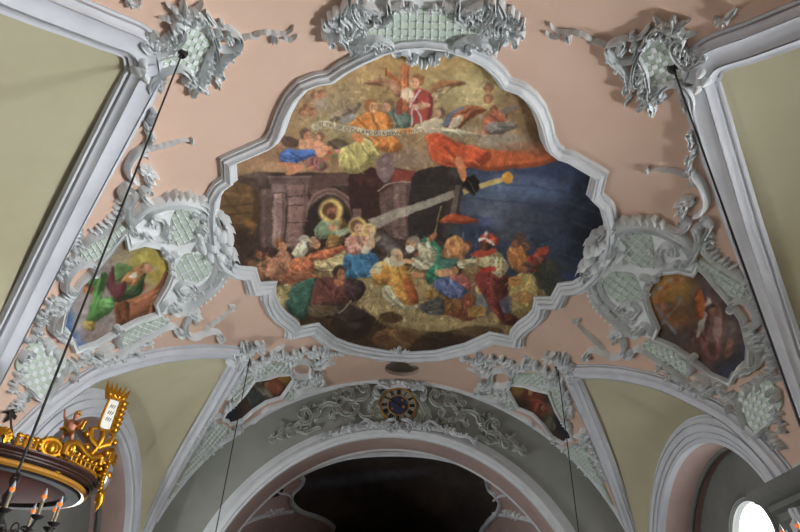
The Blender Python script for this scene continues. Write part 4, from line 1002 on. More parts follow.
    c.poly(X((462,185),(466,176),(474,174),(480,182),(479,190),(473,196),(467,190)), (20,17,17), smooth=False); c.stroke([(468,179),(476,193)], .7, (120,110,90), .7); c.stroke([(464,186),(473,195)], .6, (120,110,90), .6)
    # hills, trees and the far crowd at the right
    for b in ((500,222,12,14,(72,80,102),.9),(486,222,8,8,(70,82,128),.8),(511,224,6,9,(62,66,84),.9),(520,240,9,10,(92,66,50),.9),(505,236,14,8,(64,66,78),.8)): c.blob(*b)
    c.poly(X((530,276),(545,258),(560,262),(580,276),(560,284),(553,298),(530,296)), (52,56,46), soft=3); c.blob(572,276,16,6,(36,56,104),.9,18); c.blob(560,262,20,4,(52,62,86),.7,25)
    # ground
    c.poly(X((250,262),(300,270),(360,268),(440,266),(500,280),(545,292),(545,330),(495,340),(430,352),(370,352),(300,332),(270,300)), (116,92,56), soft=4)
    c.poly(X((352,282),(372,276),(428,280),(470,304),(500,318),(470,330),(420,330),(372,314)), (160,136,84), soft=4)
    for k in range(14): c.stroke([(356+k*8,292+(k*7) % 16),(372+k*8,289+(k*7) % 16)], 1, (124,98,52), .5)
    c.poly(X((300,322),(320,306),(350,306),(374,316),(388,326),(410,332),(440,340),(470,342),(450,354),(390,358),(330,348)), (58,40,24), soft=4)
    c.poly(X((372,338),(386,328),(412,330),(428,344),(420,352),(386,352)), (104,70,36), .8, 4, folds=4, ang=20); c.poly(X((378,316),(392,312),(404,318),(392,323)), (74,52,28), soft=2)
    c.poly(X((330,318),(350,312),(372,322),(362,338),(340,336)), (44,31,22), soft=3); c.blob(355,325,9,5,(66,60,52),.7)
    c.poly(X((440,334),(470,326),(500,328),(500,336),(460,344)), (78,56,30), .8, 3); c.blob(488,318,8,6,(130,106,66),.8)
    c.poly(X((410,346),(430,332),(460,334),(480,340),(450,352),(420,354)), (40,28,20), .7, 4)
    # ---- angels
    for x, y in ((315,95),(308,107),(322,94),(313,112),(303,112)): c.head(x, y, 4.2, (176,112,76), (122,78,52), 20)
    c.blob(322,104,10,7,(158,140,120),.7)
    c.poly(X((280,138),(288,135),(298,140),(296,146),(284,146)), (82,58,48), soft=2); c.poly(X((327,143),(336,137),(350,143),(360,152),(352,154),(338,150)), (88,74,54), soft=2, folds=3, ang=30)
    c.poly(X((340,150),(352,143),(366,138),(376,145),(378,156),(366,170),(352,173),(341,167)), (172,156,82), soft=2, folds=5, ang=60)
    c.poly(X((300,139),(312,137),(316,146),(308,150),(300,150)), SKIN, soft=1); c.head(306,134,5.4,(204,128,88),(84,62,52),20); c.poly(X((311,144),(326,144),(332,148),(318,152)), (206,132,90))
    c.head(319,137,4.6,(212,140,100),(126,80,52),160); c.poly(X((314,142),(324,142),(328,152),(318,156)), (214,140,98))
    c.poly(X((279,153),(288,148),(300,149),(314,150),(314,157),(300,160),(292,164),(280,160)), (62,98,168), folds=5, ang=20)
    c.poly(X((306,160),(318,156),(327,166),(322,171),(308,168)), (146,84,80), folds=3, ang=70); c.poly(X((276,162),(290,161),(302,166),(292,172),(282,166)), (200,122,82)); c.poly(X((286,172),(300,164),(303,168),(290,175)), (196,118,78))
    for x, y, k in ((330,152,(190,60,50)),(335,156,(88,104,60)),(327,158,(196,84,60)),(338,150,(196,120,100)),(322,166,(92,110,60)),(310,168,(196,120,50))): c.blob(x,y,2.4,2,k,.9,hard=2)
    c.poly(X((328,122),(336,110),(348,105),(361,102),(355,112),(342,117)), (140,116,90), folds=4, ang=35); c.poly(X((338,118),(352,112),(356,119),(344,122)), (132,128,126),.8)
    c.poly(X((364,83),(378,78.5),(392,80),(402,85),(400,98),(388,88),(376,84)), (156,98,70), folds=3, ang=20); c.blob(390,86,10,4,(176,136,96),.7,20)
    c.poly(X((429,91),(435,83),(446,79),(467,83),(452,87),(442,94),(432,102)), (170,108,62), folds=4, ang=-30); c.poly(X((430,96),(440,88),(452,86),(442,95),(433,104)), (186,156,108),.8,folds=3,ang=-40)
    c.poly(X((400.8,63),(409.5,65),(408.6,120),(400.8,120)), (172,90,48), smooth=False); c.stroke([(403,64),(402.6,119)], 1.6, (204,120,66), .8); c.stroke([(408.4,66),(407.8,119)], 1.4, (120,56,30), .8)
    c.poly(X((387.6,68),(402.5,80.5),(401,85.5),(386.2,75)), (152,82,44), smooth=False); c.stroke([(388,69),(402,81)], .9, (196,116,64), .8); c.stroke([(386.6,68),(386.2,75)], 1.5, (112,56,32))
    c.poly(X((412,92),(420,88),(430,92),(433,100),(432,112),(429,126),(412,126),(410,110)), (172,62,50), folds=4, ang=85); c.poly(X((386,112),(398,108),(410,116),(409,126),(394,128),(384,122)), (90,110,96), folds=3, ang=60)
    c.head(416.6,81.5,6.4,(214,150,108),(122,70,40),150); c.poly(X((413,104),(426,102),(430,106),(414,109)), (206,146,112)); c.blob(407,94,6.5,6.5,(214,184,150),.95,hard=2); c.blob(410,100,5,3,(200,150,116),.9)
    for p in ([(410,106),(416,94),(420,90)],[(412,108),(411,124)],[(416,106),(420,116),(421,124)]): c.stroke(p, 1.5, (192,184,186))
    c.poly(X((350,124),(360,115),(372,111),(386,114),(393,124),(392,134),(402,145),(394,152),(378,149),(371,138),(358,130)), (212,118,46), folds=6, ang=65); c.poly(X((352,134),(362,133),(362,142),(354,140)), (196,110,56))
    c.head(372,106,6.2,(214,146,96),(142,80,40),10); c.head(387.6,106.5,5.4,(206,142,100),(116,86,62),160); c.poly(X((396,104),(402,98),(402,112),(396,114)), (134,60,40))
    c.poly(X((424,124),(432,118),(440,116),(448,124),(466,130),(484,135),(466,136),(442,132),(428,134)), (196,178,138), folds=4, ang=15); c.blob(480,132,10,3,(186,128,88),.6,8)
    c.poly(X((443,126),(446,118),(456,109),(470,105),(487,109),(476,114),(468,120),(460,127),(450,127)), (156,80,44), folds=5, ang=-40); c.poly(X((443,126),(446,117),(457,108),(466,107),(454,114),(449,124)), (92,108,140),.9)
    c.poly(X((449,126),(454,118),(462,115),(464,120),(457,126)), (206,190,160),.8)
    c.head(438.5,113,5,(198,140,104),(92,76,66),200); c.poly(X((426,135),(440,133),(456,141),(476,147),(489,152),(488,160),(472,167),(446,166),(432,158),(428,146)), (204,72,34), soft=1, folds=6, ang=25)
    c.poly(X((455,160),(460,156),(466,172),(465,180),(461,178)), (204,116,68))
    for x, y in ((488,88),(488,99)): c.head(x,y,4.6,(156,98,64),(120,76,48),160)
    c.poly(X((488,112),(502,110),(507,120),(505,132),(488,133),(482,126)), (170,84,52), folds=3, ang=40); c.head(494,110,4,(176,100,64),(110,66,42),90); c.head(504,114,3.6,(180,104,68),(110,66,42),180)
    c.poly(X((484,126),(494,122),(512,121),(518,126),(508,131),(492,133)), (112,108,100),.9,folds=3,ang=10); c.poly(X((501,111),(508,106),(520,105),(512,110),(506,113)), (112,104,98),.9); c.blob(480,116,6,3,(168,130,130),.6)
    # banner
    ban = BANNER; c.stroke(ban, 6.6, (186,172,138), .97); c.stroke([(x, y-3) for x, y in ban], .6, (140,120,84), .7); c.stroke([(x, y+3) for x, y in ban], .7, (130,104,70), .8)
    c.poly(X((422,122),(434,120),(442,128),(428,134)), (188,168,136)); c.poly(X((314,124),(320,122),(322,128),(316,129)), (166,150,116))
    c.poly(X((398,130),(410,127),(414,131),(402,134)), (206,140,80))
    # ---- the holy family
    c.poly(X((314,230),(320,221),(330,217),(342,219),(347,230),(340,236),(318,237)), (116,138,100), folds=4, ang=70); c.poly(X((340,218),(346,222),(344,240),(338,248),(326,248),(329,236),(338,232)), (140,98,46), folds=3, ang=75)
    c.head(331,211,7.2,(168,100,66),(88,50,32),20,beard=(84,48,30),halo=11.5); c.poly(X((328,227),(334,223),(338,228),(333,231)), (196,130,92)); c.poly(X((336,232),(346,228),(348,232),(340,236)), (150,160,126))
    c.poly(X((312,262),(330,254),(348,250),(346,268),(320,270)), (206,178,116), folds=4, ang=10)
    c.poly(X((342,262),(348,254),(358,251),(375,253),(379,262),(374,275),(360,277),(346,278)), (58,122,164), folds=6, ang=70); c.poly(X((370,258),(378,256),(380,270),(374,274)), (40,88,128), .9)
    c.poly(X((346,240),(354,233),(366,235),(370,246),(362,253),(348,253)), (208,132,112), folds=4, ang=60)
    c.head(357.5,227.5,6.2,(222,164,120),(112,72,46),20,halo=9); c.blob(369,230,6.5,6.5,(226,196,110),.9,hard=2.5)
    c.head(369,231,4.4,(226,168,122),(166,112,66),20,cap=.6); c.poly(X((365,236),(372,235),(375,244),(370,251),(364,248)), (226,172,128)); c.poly(X((373,238),(380,235),(381,238),(374,241)), (222,164,118)); c.poly(X((364,246),(370,248),(368,254),(362,252)), (226,212,180))
    c.blob(384,240,16,8,(130,122,118),.6,20); c.blob(392,248,10,5,(146,138,128),.5)
    # ---- shepherds at the left
    for x, y, r, k, l in ((258,254,4.4,(150,86,56),10),(266,258,4.4,(160,96,64),30),(250,262,4,(120,72,50),0),(278,262,4.2,(176,106,70),20),(308,272,4.8,(150,88,56),200),(290,270,4,(150,92,60),20),(262,272,4,(140,84,56),0)): c.head(x,y,r,k,(88,52,34),l)
    c.poly(X((255,266),(268,260),(276,270),(268,282),(258,280)), (128,84,56), folds=3, ang=70); c.poly(X((270,270),(284,262),(296,268),(292,280),(276,284)), (160,98,66), folds=4, ang=50)
    c.poly(X((276,254),(286,250),(294,264),(286,272),(274,274)), (176,112,80), folds=3, ang=70); c.poly(X((268,262),(278,254),(282,258),(274,272),(266,276)), (190,120,84))
    c.head(281.5,245,5.6,(206,134,88),(146,84,46),20)
    c.poly(X((290,262),(300,256),(312,258),(314,268),(302,276),(290,272)), (188,96,56), folds=4, ang=40); c.poly(X((294,248),(302,240),(308,250),(300,257),(292,254)), (202,188,150), folds=3, ang=50); c.blob(304,239,5,4,(196,186,160),.9,hard=2)
    c.head(315,243.5,5.4,(206,136,92),(178,140,96),10); c.poly(X((308,254),(322,250),(342,245),(347,248),(330,257),(312,260)), (206,98,58), folds=2, ang=-12)
    c.poly(X((282,276),(300,270),(318,276),(308,288),(288,288)), (142,80,48), folds=3, ang=20); c.poly(X((274,288),(290,284),(296,296),(286,308),(276,300)), (146,128,80), folds=3, ang=60)
    c.poly(X((294,286),(304,280),(316,278),(314,298),(304,318),(292,314),(285,306)), (46,88,72), folds=4, ang=75)
    c.poly(X((316,280),(330,277),(352,281),(361,290),(356,300),(338,304),(316,308),(310,304)), (100,53,46), folds=5, ang=55); c.poly(X((346,279),(362,281),(364,292),(356,300),(346,294)), (58,41,38), folds=2, ang=40)
    c.head(340,273,6,(188,108,68),(40,30,28),30); c.poly(X((310,312),(330,304),(352,304),(370,316),(354,322),(330,318)), (50,36,30), folds=3, ang=20); c.stroke([(338,312),(345,307),(351,300)], 1.6, (150,136,116)); c.poly(X((334,280),(342,280),(344,284),(336,286)), (176,100,64))
    c.poly(X((308,306),(322,304),(340,310),(326,316),(312,316)), (92,74,48), .9)
    # ---- the kings
    c.poly(X((392,285),(402,302),(418,304),(420,308),(402,309),(386,300),(382,288)), (196,182,138), folds=5, ang=60)
    c.poly(X((371,270),(378,262),(390,260),(404,264),(411,274),(417,290),(417,303),(406,304),(394,292),(390,284),(376,284)), (214,136,48), folds=6, ang=62); c.poly(X((405,278),(414,284),(418,298),(414,304),(407,294)), (184,84,38), .85, folds=2, ang=70)
    c.poly(X((370,272),(374,264),(382,262),(380,272)), (208,190,140)); c.poly(X((384,258),(398,256),(406,262),(400,266),(388,264)), (204,190,150)); c.head(398,255,5.6,(214,164,112),(220,190,140),20); c.poly(X((412,272),(424,272),(424,276),(414,277)), (204,136,88))
    for k in range(5): c.stroke([(380+k*4,276+k*3),(386+k*4,270+k*3)], .8, (236,176,84), .6)
    c.poly(X((420,239),(434,240),(444,252),(446,262),(453,266),(440,276),(429,284),(426,272),(434,258),(430,246)), (48,126,90), folds=5, ang=65)
    c.poly(X((418,242),(430,244),(436,256),(428,268),(414,267),(411,258),(418,254)), (212,196,148), folds=7, ang=35); c.head(411.5,243,6.6,(206,150,104),(220,206,176),170,beard=(222,212,190),cap=.5); c.blob(417,253,4,3,(200,110,70),.8)
    c.poly(X((404,258),(414,260),(412,264),(404,262)), (206,146,100)); c.poly(X((427,240),(434,232),(437,234),(432,242)), (196,104,66)); c.stroke([(434,238),(441,206)], 1, (150,120,60)); c.stroke([(460,212),(462,240)], 1, (50,40,36))
    c.poly(X((440,222),(446,215),(460,213.5),(478,221),(464,223),(450,222)), (192,74,38), folds=3, ang=10); c.stroke([(440,220),(478,221)], .8, (130,46,26), .8)
    c.poly(X((444,250),(448,238),(458,236),(466,244),(464,256),(450,258)), (206,132,66), folds=4, ang=80); c.head(453,243,5,(190,112,66),(206,140,72),180); c.head(447,253,5,(206,140,88),(150,92,50),0); c.head(467,246,4.4,(190,116,72),(110,64,40),180)
    c.poly(X((440,260),(452,258),(462,262),(456,268),(442,268)), (72,120,104)); c.poly(X((434,270),(448,268),(452,273),(440,276)), (206,140,92))
    c.poly(X((426,292),(434,286),(441,284),(440,296),(428,299)), (192,136,54), folds=3, ang=30); c.poly(X((440,297),(462,294),(466,312),(444,314)), (142,90,44), folds=3, ang=80); c.poly(X((420,306),(434,298),(444,300),(442,314),(426,312)), (88,88,88), .9, folds=3, ang=40)
    c.poly(X((434,280),(446,276),(462,280),(470,290),(462,298),(446,296),(434,288)), (86,102,148), folds=5, ang=50); c.poly(X((450,276),(462,274),(473,284),(470,291),(460,284)), (176,90,80), folds=2, ang=40)
    c.head(456,270,5,(200,126,82),(46,34,30),190); c.poly(X((462,296),(471,294),(472,314),(464,318),(450,315),(448,312),(464,310)), (144,68,44)); c.poly(X((456,314),(472,314),(476,320),(462,320)), (120,60,38))
    c.poly(X((476,290),(482,276),(490,280),(494,292),(492,298),(482,298)), (204,174,98), folds=4, ang=70); c.poly(X((476,296),(490,296),(490,312),(478,316)), (120,124,124), folds=3, ang=85); c.poly(X((468,308),(484,306),(486,314),(470,316)), (170,122,50))
    c.poly(X((473,260),(484,254),(498,252),(508,266),(502,276),(492,278),(486,268),(474,266)), (200,184,130), folds=5, ang=30)
    for k in range(16): c.blob(490+(k % 4)*4.2, 256+(k//4)*5, .9, .9, (110,84,50), .8, hard=2)
    c.poly(X((474,276),(486,270),(498,277),(508,275),(507,300),(514,314),(522,322),(506,324),(494,312),(484,296)), (134,48,42), folds=6, ang=80); c.poly(X((496,282),(508,278),(508,300),(518,320),(504,322),(496,304)), (84,36,28), .85, folds=2, ang=75)
    c.poly(X((470,254),(482,249),(496,249),(494,254),(478,257)), (196,66,42)); c.poly(X((480,268),(494,266),(496,270),(484,272)), (200,50,38)); c.head(485,245,5.6,(92,52,36),(46,28,22),190)
    c.poly(X((480,240),(484,233),(492,234),(499,239),(496,247),(490,243)), (196,62,42), folds=2, ang=20); c.stroke([(480,240),(486,238),(494,244)], 2.6, (222,202,176)); c.blob(486,233.5,2.6,3,(220,212,200),.9)
    c.poly(X((458,262),(474,258),(478,262),(462,268)), (206,190,140), folds=2, ang=10); c.stroke([(476,256),(478,264)], 1.4, (200,110,40))
    # ---- train at the right
    c.poly(X((508,250),(520,244),(530,260),(522,272),(510,266)), (172,100,46), folds=3, ang=70); c.head(516,242,4.6,(140,80,50),(90,56,40),180); c.head(528,246,4.2,(120,74,54),(70,60,66),180)
    c.poly(X((528,256),(540,252),(548,250),(540,262),(534,272),(528,268)), (150,54,38), folds=2, ang=60); c.stroke([(537,238),(538,268)], 1.2, (60,50,44)); c.poly(X((534,254),(540,248),(548,246),(546,254)), (176,62,40)); c.head(541,259,3.8,(140,84,56),(80,46,34),180)
    c.poly(X((512,282),(522,272),(534,276),(538,294),(528,310),(513,314),(510,300)), (176,152,80), folds=5, ang=75); c.poly(X((508,278),(520,276),(522,284),(510,286)), (196,130,56)); c.head(525,268,5,(140,82,54),(62,48,44),180); c.blob(531,266,4,4,(70,62,64),.8)
    c.poly(X((512,296),(522,290),(532,294),(530,302),(516,302)), (170,110,62),.8); c.poly(X((500,300),(512,296),(512,312),(504,312)), (80,84,104),.8)
    # small touches of the brush over the crowd and the angels
    for n, (x0, y0, x1, y1), lo, hi in ((1500, (248, 234, 552, 322), .66, 1.38), (420, (276, 78, 525, 172), .72, 1.3), (260, (262, 180, 412, 240), .75, 1.2), (320, (300, 300, 520, 350), .6, 1.3)):
        for k in range(n):
            x, y = rng.uniform(x0, x1), rng.uniform(y0, y1); i, j = int((y-c.box[1])*c.ss), int((x-c.box[0])*c.ss); col = c.im[i, j]
            if col.sum() < 120 and k % 3: continue
            A = .9*math.sin(x*.09)+1.2*math.cos(y*.11+x*.03)+rng.normal(0, .4); L = rng.uniform(1.2, 3.2); dx, dy = math.cos(A)*L, math.sin(A)*L
            c.stroke([(x-dx, y-dy), (x+dy*.25, y-dx*.25), (x+dx, y+dy)], rng.uniform(.6, 1.3), np.clip(col*(hi if k % 2 else lo)+(10 if k % 2 else 0), 8, 245), rng.uniform(.35, .7))
    return c.finish(warp=.6)
BANNER = Q('A', (195,378),(240,362),(330,377),(420,397),(520,411),(620,416),(720,406),(800,388))+Q('Bz', (100,378),(180,372))
def medallions():
    L = Canvas((50, 220, 180, 356), (150, 136, 130), 2.0, PAINT_GAIN*.72)
    V = lambda *p: [(50+a/3.8, 220+b/3.8) for a, b in p]
    for b in ((145,262,26,26,(176,160,58),.95),(160,270,16,22,(180,156,50),.9),(118,255,16,12,(168,146,110),.7),(125,238,10,12,(150,118,62),.9),(75,305,16,18,(166,158,160),.7),(95,335,26,12,(160,136,124),.7),(70,332,14,20,(60,108,168),.95),(84,272,10,10,(58,108,176),.95),(66,318,8,16,(62,104,160),.9),(80,346,12,6,(62,104,166),.9)): L.blob(*b)
    L.blob(88,325,16,14,(150,132,130),.9); L.poly(V((250,310),(300,300),(400,250),(440,190),(460,190),(430,280),(380,370),(260,400)), (168,96,58), soft=3, folds=5, ang=-30)
    for k in range(14): L.blob(122+(k*11) % 44, 286+(k*17) % 34, 4, 3, ((196,120,76),(150,78,48),(206,146,100))[k % 3], .8, k*30)
    L.poly(V((250,320),(300,310),(290,390),(255,390)), (112,58,32), soft=2, folds=2)
    L.poly(V((255,165),(330,185),(360,200),(340,270),(250,310),(235,260)), (82,122,60), soft=1, folds=5, ang=-25); L.poly(V((250,300),(340,235),(365,200),(345,275),(290,300)), (52,84,42), soft=1, folds=3, ang=-35)
    L.poly(V((270,230),(330,175),(360,190),(330,240),(290,245)), (206,130,66), soft=1, folds=3, ang=-30); L.poly(V((300,215),(325,195),(330,215),(310,222)), (226,216,200)); L.head(146,266.5,4.2,(216,160,120),(150,96,62),0); L.blob(153,268,4,3,(140,196,196),.9); L.poly(V((345,185),(380,170),(400,185),(370,200)), (210,140,100))
    L.poly(V((215,225),(240,170),(250,240),(290,235),(280,290),(250,300),(215,250)), (112,52,58), soft=1, folds=3)
    L.poly(V((140,250),(170,215),(215,200),(205,260),(195,290),(240,295),(240,340),(200,370),(160,390),(130,380),(150,330),(165,290)), (74,136,56), soft=1, folds=6, ang=110); L.poly(V((190,300),(235,295),(240,335),(200,350)), (96,160,76), soft=1, folds=3, ang=30)
    L.poly(V((120,380),(165,385),(160,420),(130,405)), (178,150,52), soft=1, folds=2); L.poly(V((125,270),(150,245),(170,255),(150,280)), (140,74,40), soft=1); L.head(87,289,4.4,(190,116,76),(92,58,34),180)
    L.blob(78,322,7,9,(178,168,160),.7,30)
    R = Canvas((50, 220, 180, 356), (74, 60, 56), 2.0, PAINT_GAIN*.85)
    for b in ((148,262,26,24,(168,116,44),.95),(160,278,14,18,(160,100,40),.9),(140,290,24,14,(140,84,40),.8),(110,260,16,14,(96,78,76),.8),(95,300,30,24,(104,86,80),.8),(76,338,16,14,(52,56,80),.95),(66,318,10,14,(58,58,72),.9),(88,276,10,10,(64,58,66),.9),(120,325,30,10,(90,64,48),.8)): R.blob(*b)
    R.poly(V((200,210),(240,190),(260,290),(280,330),(220,420),(160,400),(180,300)), (122,76,70), soft=2, folds=5, ang=110); R.poly(V((190,250),(225,250),(215,330),(180,350)), (150,110,104), soft=2, folds=3, ang=100); R.poly(V((240,190),(255,190),(260,330),(245,300)), (176,164,150), soft=1)
    R.head(110,277,5,(140,92,66),(60,42,34),180); R.poly(V((270,150),(290,190),(270,260),(250,240)), (176,84,34), soft=1, folds=2)
    for k in range(12): R.blob(140+(k*13) % 30, 252+(k*9) % 44, 4, 2.6, ((176,116,96),(150,60,36),(150,146,140),(98,100,112))[k % 4], .75, k*37)
    R.stroke(V((420,230),(340,330)), 3, (116,122,130), .7); R.stroke(V((330,190),(390,300)), 2.4, (124,118,110), .7); R.poly(V((110,340),(150,330),(140,400),(110,390)), (134,88,74), soft=2, folds=2); R.blob(100,318,5,9,(60,40,34),.8,30)
    box = (214, 366, 300, 430); W = lambda *p: [(200+a/4.43, 330+b/4.43) for a, b in p]
    S1 = Canvas(box, (66, 44, 32), 2.4, PAINT_GAIN*.8)
    for b in ((284,378,12,9,(150,108,40),.95),(272,380,10,9,(140,74,40),.85),(266,395,14,8,(110,58,36),.8),(226,416,8,10,(30,42,72),1),(233,410,9,9,(36,44,66),.9),(250,400,14,10,(56,42,36),.8)): S1.blob(*b)
    S1.poly(W((240,240),(290,225),(330,280),(320,310),(270,280)), (122,112,92), soft=1, folds=4, ang=40); S1.poly(W((210,280),(260,270),(290,320),(230,345)), (60,70,66), soft=2, folds=3); S1.head(266,384,3.4,(176,112,76),(80,52,36),0); S1.poly(W((300,250),(340,230),(370,260),(330,290)), (150,76,44), soft=1, folds=3)
    S2 = Canvas(box, (58, 44, 34), 2.4, PAINT_GAIN*.8)
    for b in ((284,378,12,10,(146,104,44),.95),(268,384,12,9,(120,50,36),.85),(252,396,12,9,(110,84,60),.85),(236,406,12,10,(40,42,52),.9),(226,416,8,10,(28,34,52),1)): S2.blob(*b)
    S2.poly(W((230,290),(280,250),(320,270),(280,330)), (136,56,44), soft=1, folds=4, ang=60); S2.head(270,380,3.4,(176,116,80),(70,46,34),0); S2.poly(W((180,340),(220,310),(240,350),(200,375)), (96,90,72), soft=1, folds=3); S2.head(258,394,3.2,(160,104,72),(70,46,34),180)
    return [m.finish() for m in (L, R, S1, S2)]
PAINT_GAIN = 1.42
MEDALLION_L, MEDALLION_R, MED_L, MED_R = medallions()
FRAME = [(362,56.5),(344,66),(330.5,75.5),(317,77.5),(303,83),(292,95),(284,110),(277,130),(272,138),(266,142),(260,144.5),(228,158),(229,177),(219,184),(213,194),(211,207),(211,220),(213,240),(217,254),(223,263),(234,270),(249,271),(254,287),(268,285),(268,296),(273,307),(280,315),(288,321),(292,325),(293,331),(313,326.5),(330,340),(343,345),(357,348.5),(385,353),(412,354.5),(440,353),(470,346),(494,335.5),(516,340),(518,332),(524,325),(534,318),(540,311),(542,300.5),(557,301),(564.5,287),(578,285.5),(588,280),(600,268),(607,253),(611,238),(612,222),(607,204),(595,192.5),(600,172),(570.5,155),(561,152),(553,146),(548,136),(545,122),(539,106),(531,95),(521,87),(506,81.5),(498,70),(486,59),(467,50),(446,43),(425,40.5),(403,42),(383,47)]
def build_great_fresco():
    o = Orn('ceiling_fresco', 'huge ceiling painting of kings kneeling before a mother and child, in white moulded frame', 'fresco', (410, 200))
    FR = np.array(FRAME); cv = great_fresco()
    o.grid((205, 38, 618, 360), FR, .015, cv, 'painting', step=.62)
    fr = np.vstack([spline([FR[i], FR[(i+1) % len(FR)]], 1.5)[:-1] for i in range(len(FR))])
    P, N, m = o.P(fr); mb = MB(); sweep3(mb, P, N, 7.0*m, .22, 'frame', closed=True, miter=True, base=-.03); mb.build('frame', 'white', o.root, plabel='white stucco frame')
    # lettering on the painted banner
    cu = bpy.data.curves.new('banner_text', 'FONT'); cu.body = 'ST TIBI OX.ET DILLA PENATA EFFVNDI. NO'; cu.size = 1; cu.resolution_u = 2
    ob = bpy.data.objects.new('banner_text', cu); COL.objects.link(ob); bpy.context.view_layer.update()
    me = bpy.data.meshes.new_from_object(ob.evaluated_get(bpy.context.evaluated_depsgraph_get())); bpy.data.objects.remove(ob)
    co = np.array([v.co for v in me.vertices]); Fc = [tuple(p.vertices) for p in me.polygons]; bpy.data.meshes.remove(me)
    b = spline(BANNER, .5); d = np.r_[0, np.cumsum(np.linalg.norm(np.diff(b, axis=0), axis=1))]; d0, d1 = 5, d[-1]-22
    u = d0+co[:, 0]/co[:, 0].max()*(d1-d0); q = np.stack([np.interp(u, d, b[:, 0]), np.interp(u, d, b[:, 1])+1.9-co[:, 1]*5.2], 1)
    P, N, m = o.P(q); mesh('banner_lettering', P+N*.02, Fc, 'banner_ink', o.root, smooth=False)
# ================================================================== clock, opening, rods, chandeliers, pulpit canopy, chancel painting
def copy_thing(o, loc, label):
    r = o.copy(); COL.objects.link(r); r.location = loc; r['label'] = label
    for ch in list(o.children):
        c = ch.copy(); COL.objects.link(c); c.parent = r
        for g in list(ch.children):
            d = g.copy(); COL.objects.link(d); d.parent = c
    return r
# ---- clock on the chancel wall
c = PlaneY(YW-.06).hit([(398.3, 405.3)])[0]; CK = c
t = thing('wall_clock', 'round wall clock with black Roman numerals and blue centre above the chancel arch', 'clock', c)
R0 = .53
def disc(r0, r1, y, n=64):
    G = [[(c[0]+r*math.cos(a), c[1]+y, c[2]+r*math.sin(a)) for r in (r0, r1)] for a in np.linspace(0, 2*math.pi, n, endpoint=False)]
    return MB().grid(G, close_u=True)
def ring(r, w, y, h, mat, name):
    a = np.linspace(0, 2*math.pi, 72, endpoint=False); P = np.stack([c[0]+r*np.cos(a), np.full(72, c[1]+y), c[2]+r*np.sin(a)], 1)
    mb = MB(); sweep3(mb, P, np.tile([0, -1., 0], (72, 1)), w, h, 'round', closed=True); mb.build(name, mat, t)
disc(.0, R0, -.01).build('dial', 'dial', t); disc(0, .3, -.025).build('centre_disc', 'blue', t, plabel='dark blue centre disc')
ring(R0, .026, 0, .06, 'gilt', 'rim'); ring(.31, .016, -.02, .03, 'gilt', 'inner_rim')
ROM = ['XII','I','II','III','IIII','V','VI','VII','VIII','IX','X','XI']
for k, txt in enumerate(ROM):
    A = math.pi/2-k*math.pi/6; d = np.array([math.cos(A), math.sin(A)]); n = np.array([d[1], -d[0]]); mb = MB(); wd = {'I': .026, 'V': .05, 'X': .05}; tot = sum(wd[ch] for ch in txt)+.008*(len(txt)-1); u = -tot/2
    def bar(u0, r0, u1, r1, w):
        p0, p1 = n*u0+d*r0, n*u1+d*r1; e = (p1-p0)/np.linalg.norm(p1-p0); q = np.array([-e[1], e[0]])*w/2
        f = [p0-q, p1-q, p1+q, p0+q]; V = [(c[0]+v[0], c[1]-.018, c[2]+v[1]) for v in f]+[(c[0]+v[0], c[1]-.034, c[2]+v[1]) for v in f]
        mb.add(V, [(4, 5, 6, 7), (0, 1, 5, 4), (1, 2, 6, 5), (2, 3, 7, 6), (3, 0, 4, 7)])
    for ch in txt:
        w = wd[ch]
        if ch == 'I': bar(u+w/2, .35, u+w/2, .5, .024)
        elif ch == 'V': bar(u, .5, u+w/2, .35, .022); bar(u+w, .5, u+w/2, .35, .014)
        else: bar(u, .5, u+w, .35, .022); bar(u+w, .5, u, .35, .014)
        u += w+.008
    mb.build('numeral', 'ink', t, smooth=False)
def hand(A, L, w, tail, mat, name, y, star=None):
    d = np.array([math.cos(A), math.sin(A)]); n = np.array([d[1], -d[0]]); pts = [-d*tail-n*w, -d*tail+n*w, d*L*.8+n*w*.8, d*L, d*L*.8-n*w*.8]
    V = [(c[0]+p[0], c[1]+y, c[2]+p[1]) for p in pts]+[(c[0]+p[0], c[1]+y-.012, c[2]+p[1]) for p in pts]
    h = mesh(name, V, [(5, 6, 7, 8, 9)]+[(i, (i+1) % 5, 5+(i+1) % 5, 5+i) for i in range(5)], mat, t, smooth=False)
    if star:
        o = d*star; a = np.linspace(0, 2*math.pi, 10, endpoint=False); rr = np.where(np.arange(10) % 2 == 0, .075, .034)
        V = [(c[0]+o[0]+r*math.cos(q), c[1]+y-.03, c[2]+o[1]+r*math.sin(q)) for q, r in zip(a, rr)]+[(c[0]+o[0], c[1]+y-.05, c[2]+o[1])]
        mesh('star', V, [(i, (i+1) % 10, 10) for i in range(10)], 'gilt', h, smooth=False, plabel='gilt star')
hand(math.radians(149), .4, .018, .3, 'ink', 'minute_hand', -.06); hand(math.radians(-22), .2, .02, .05, 'gilt', 'hour_hand', -.045, star=.17)
for a, r in ((150, .27), (215, .22), (55, .2)):
    o = np.array([math.cos(math.radians(a)), math.sin(math.radians(a))])*r; q = np.linspace(0, 2*math.pi, 8, endpoint=False)
    mesh('gilt_spot', [(c[0]+o[0]+.038*math.cos(v), c[1]-.036, c[2]+o[1]+.038*math.sin(v)) for v in q]+[(c[0]+o[0], c[1]-.05, c[2]+o[1])], [(i, (i+1) % 8, 8) for i in range(8)], 'gilt', t, smooth=False)
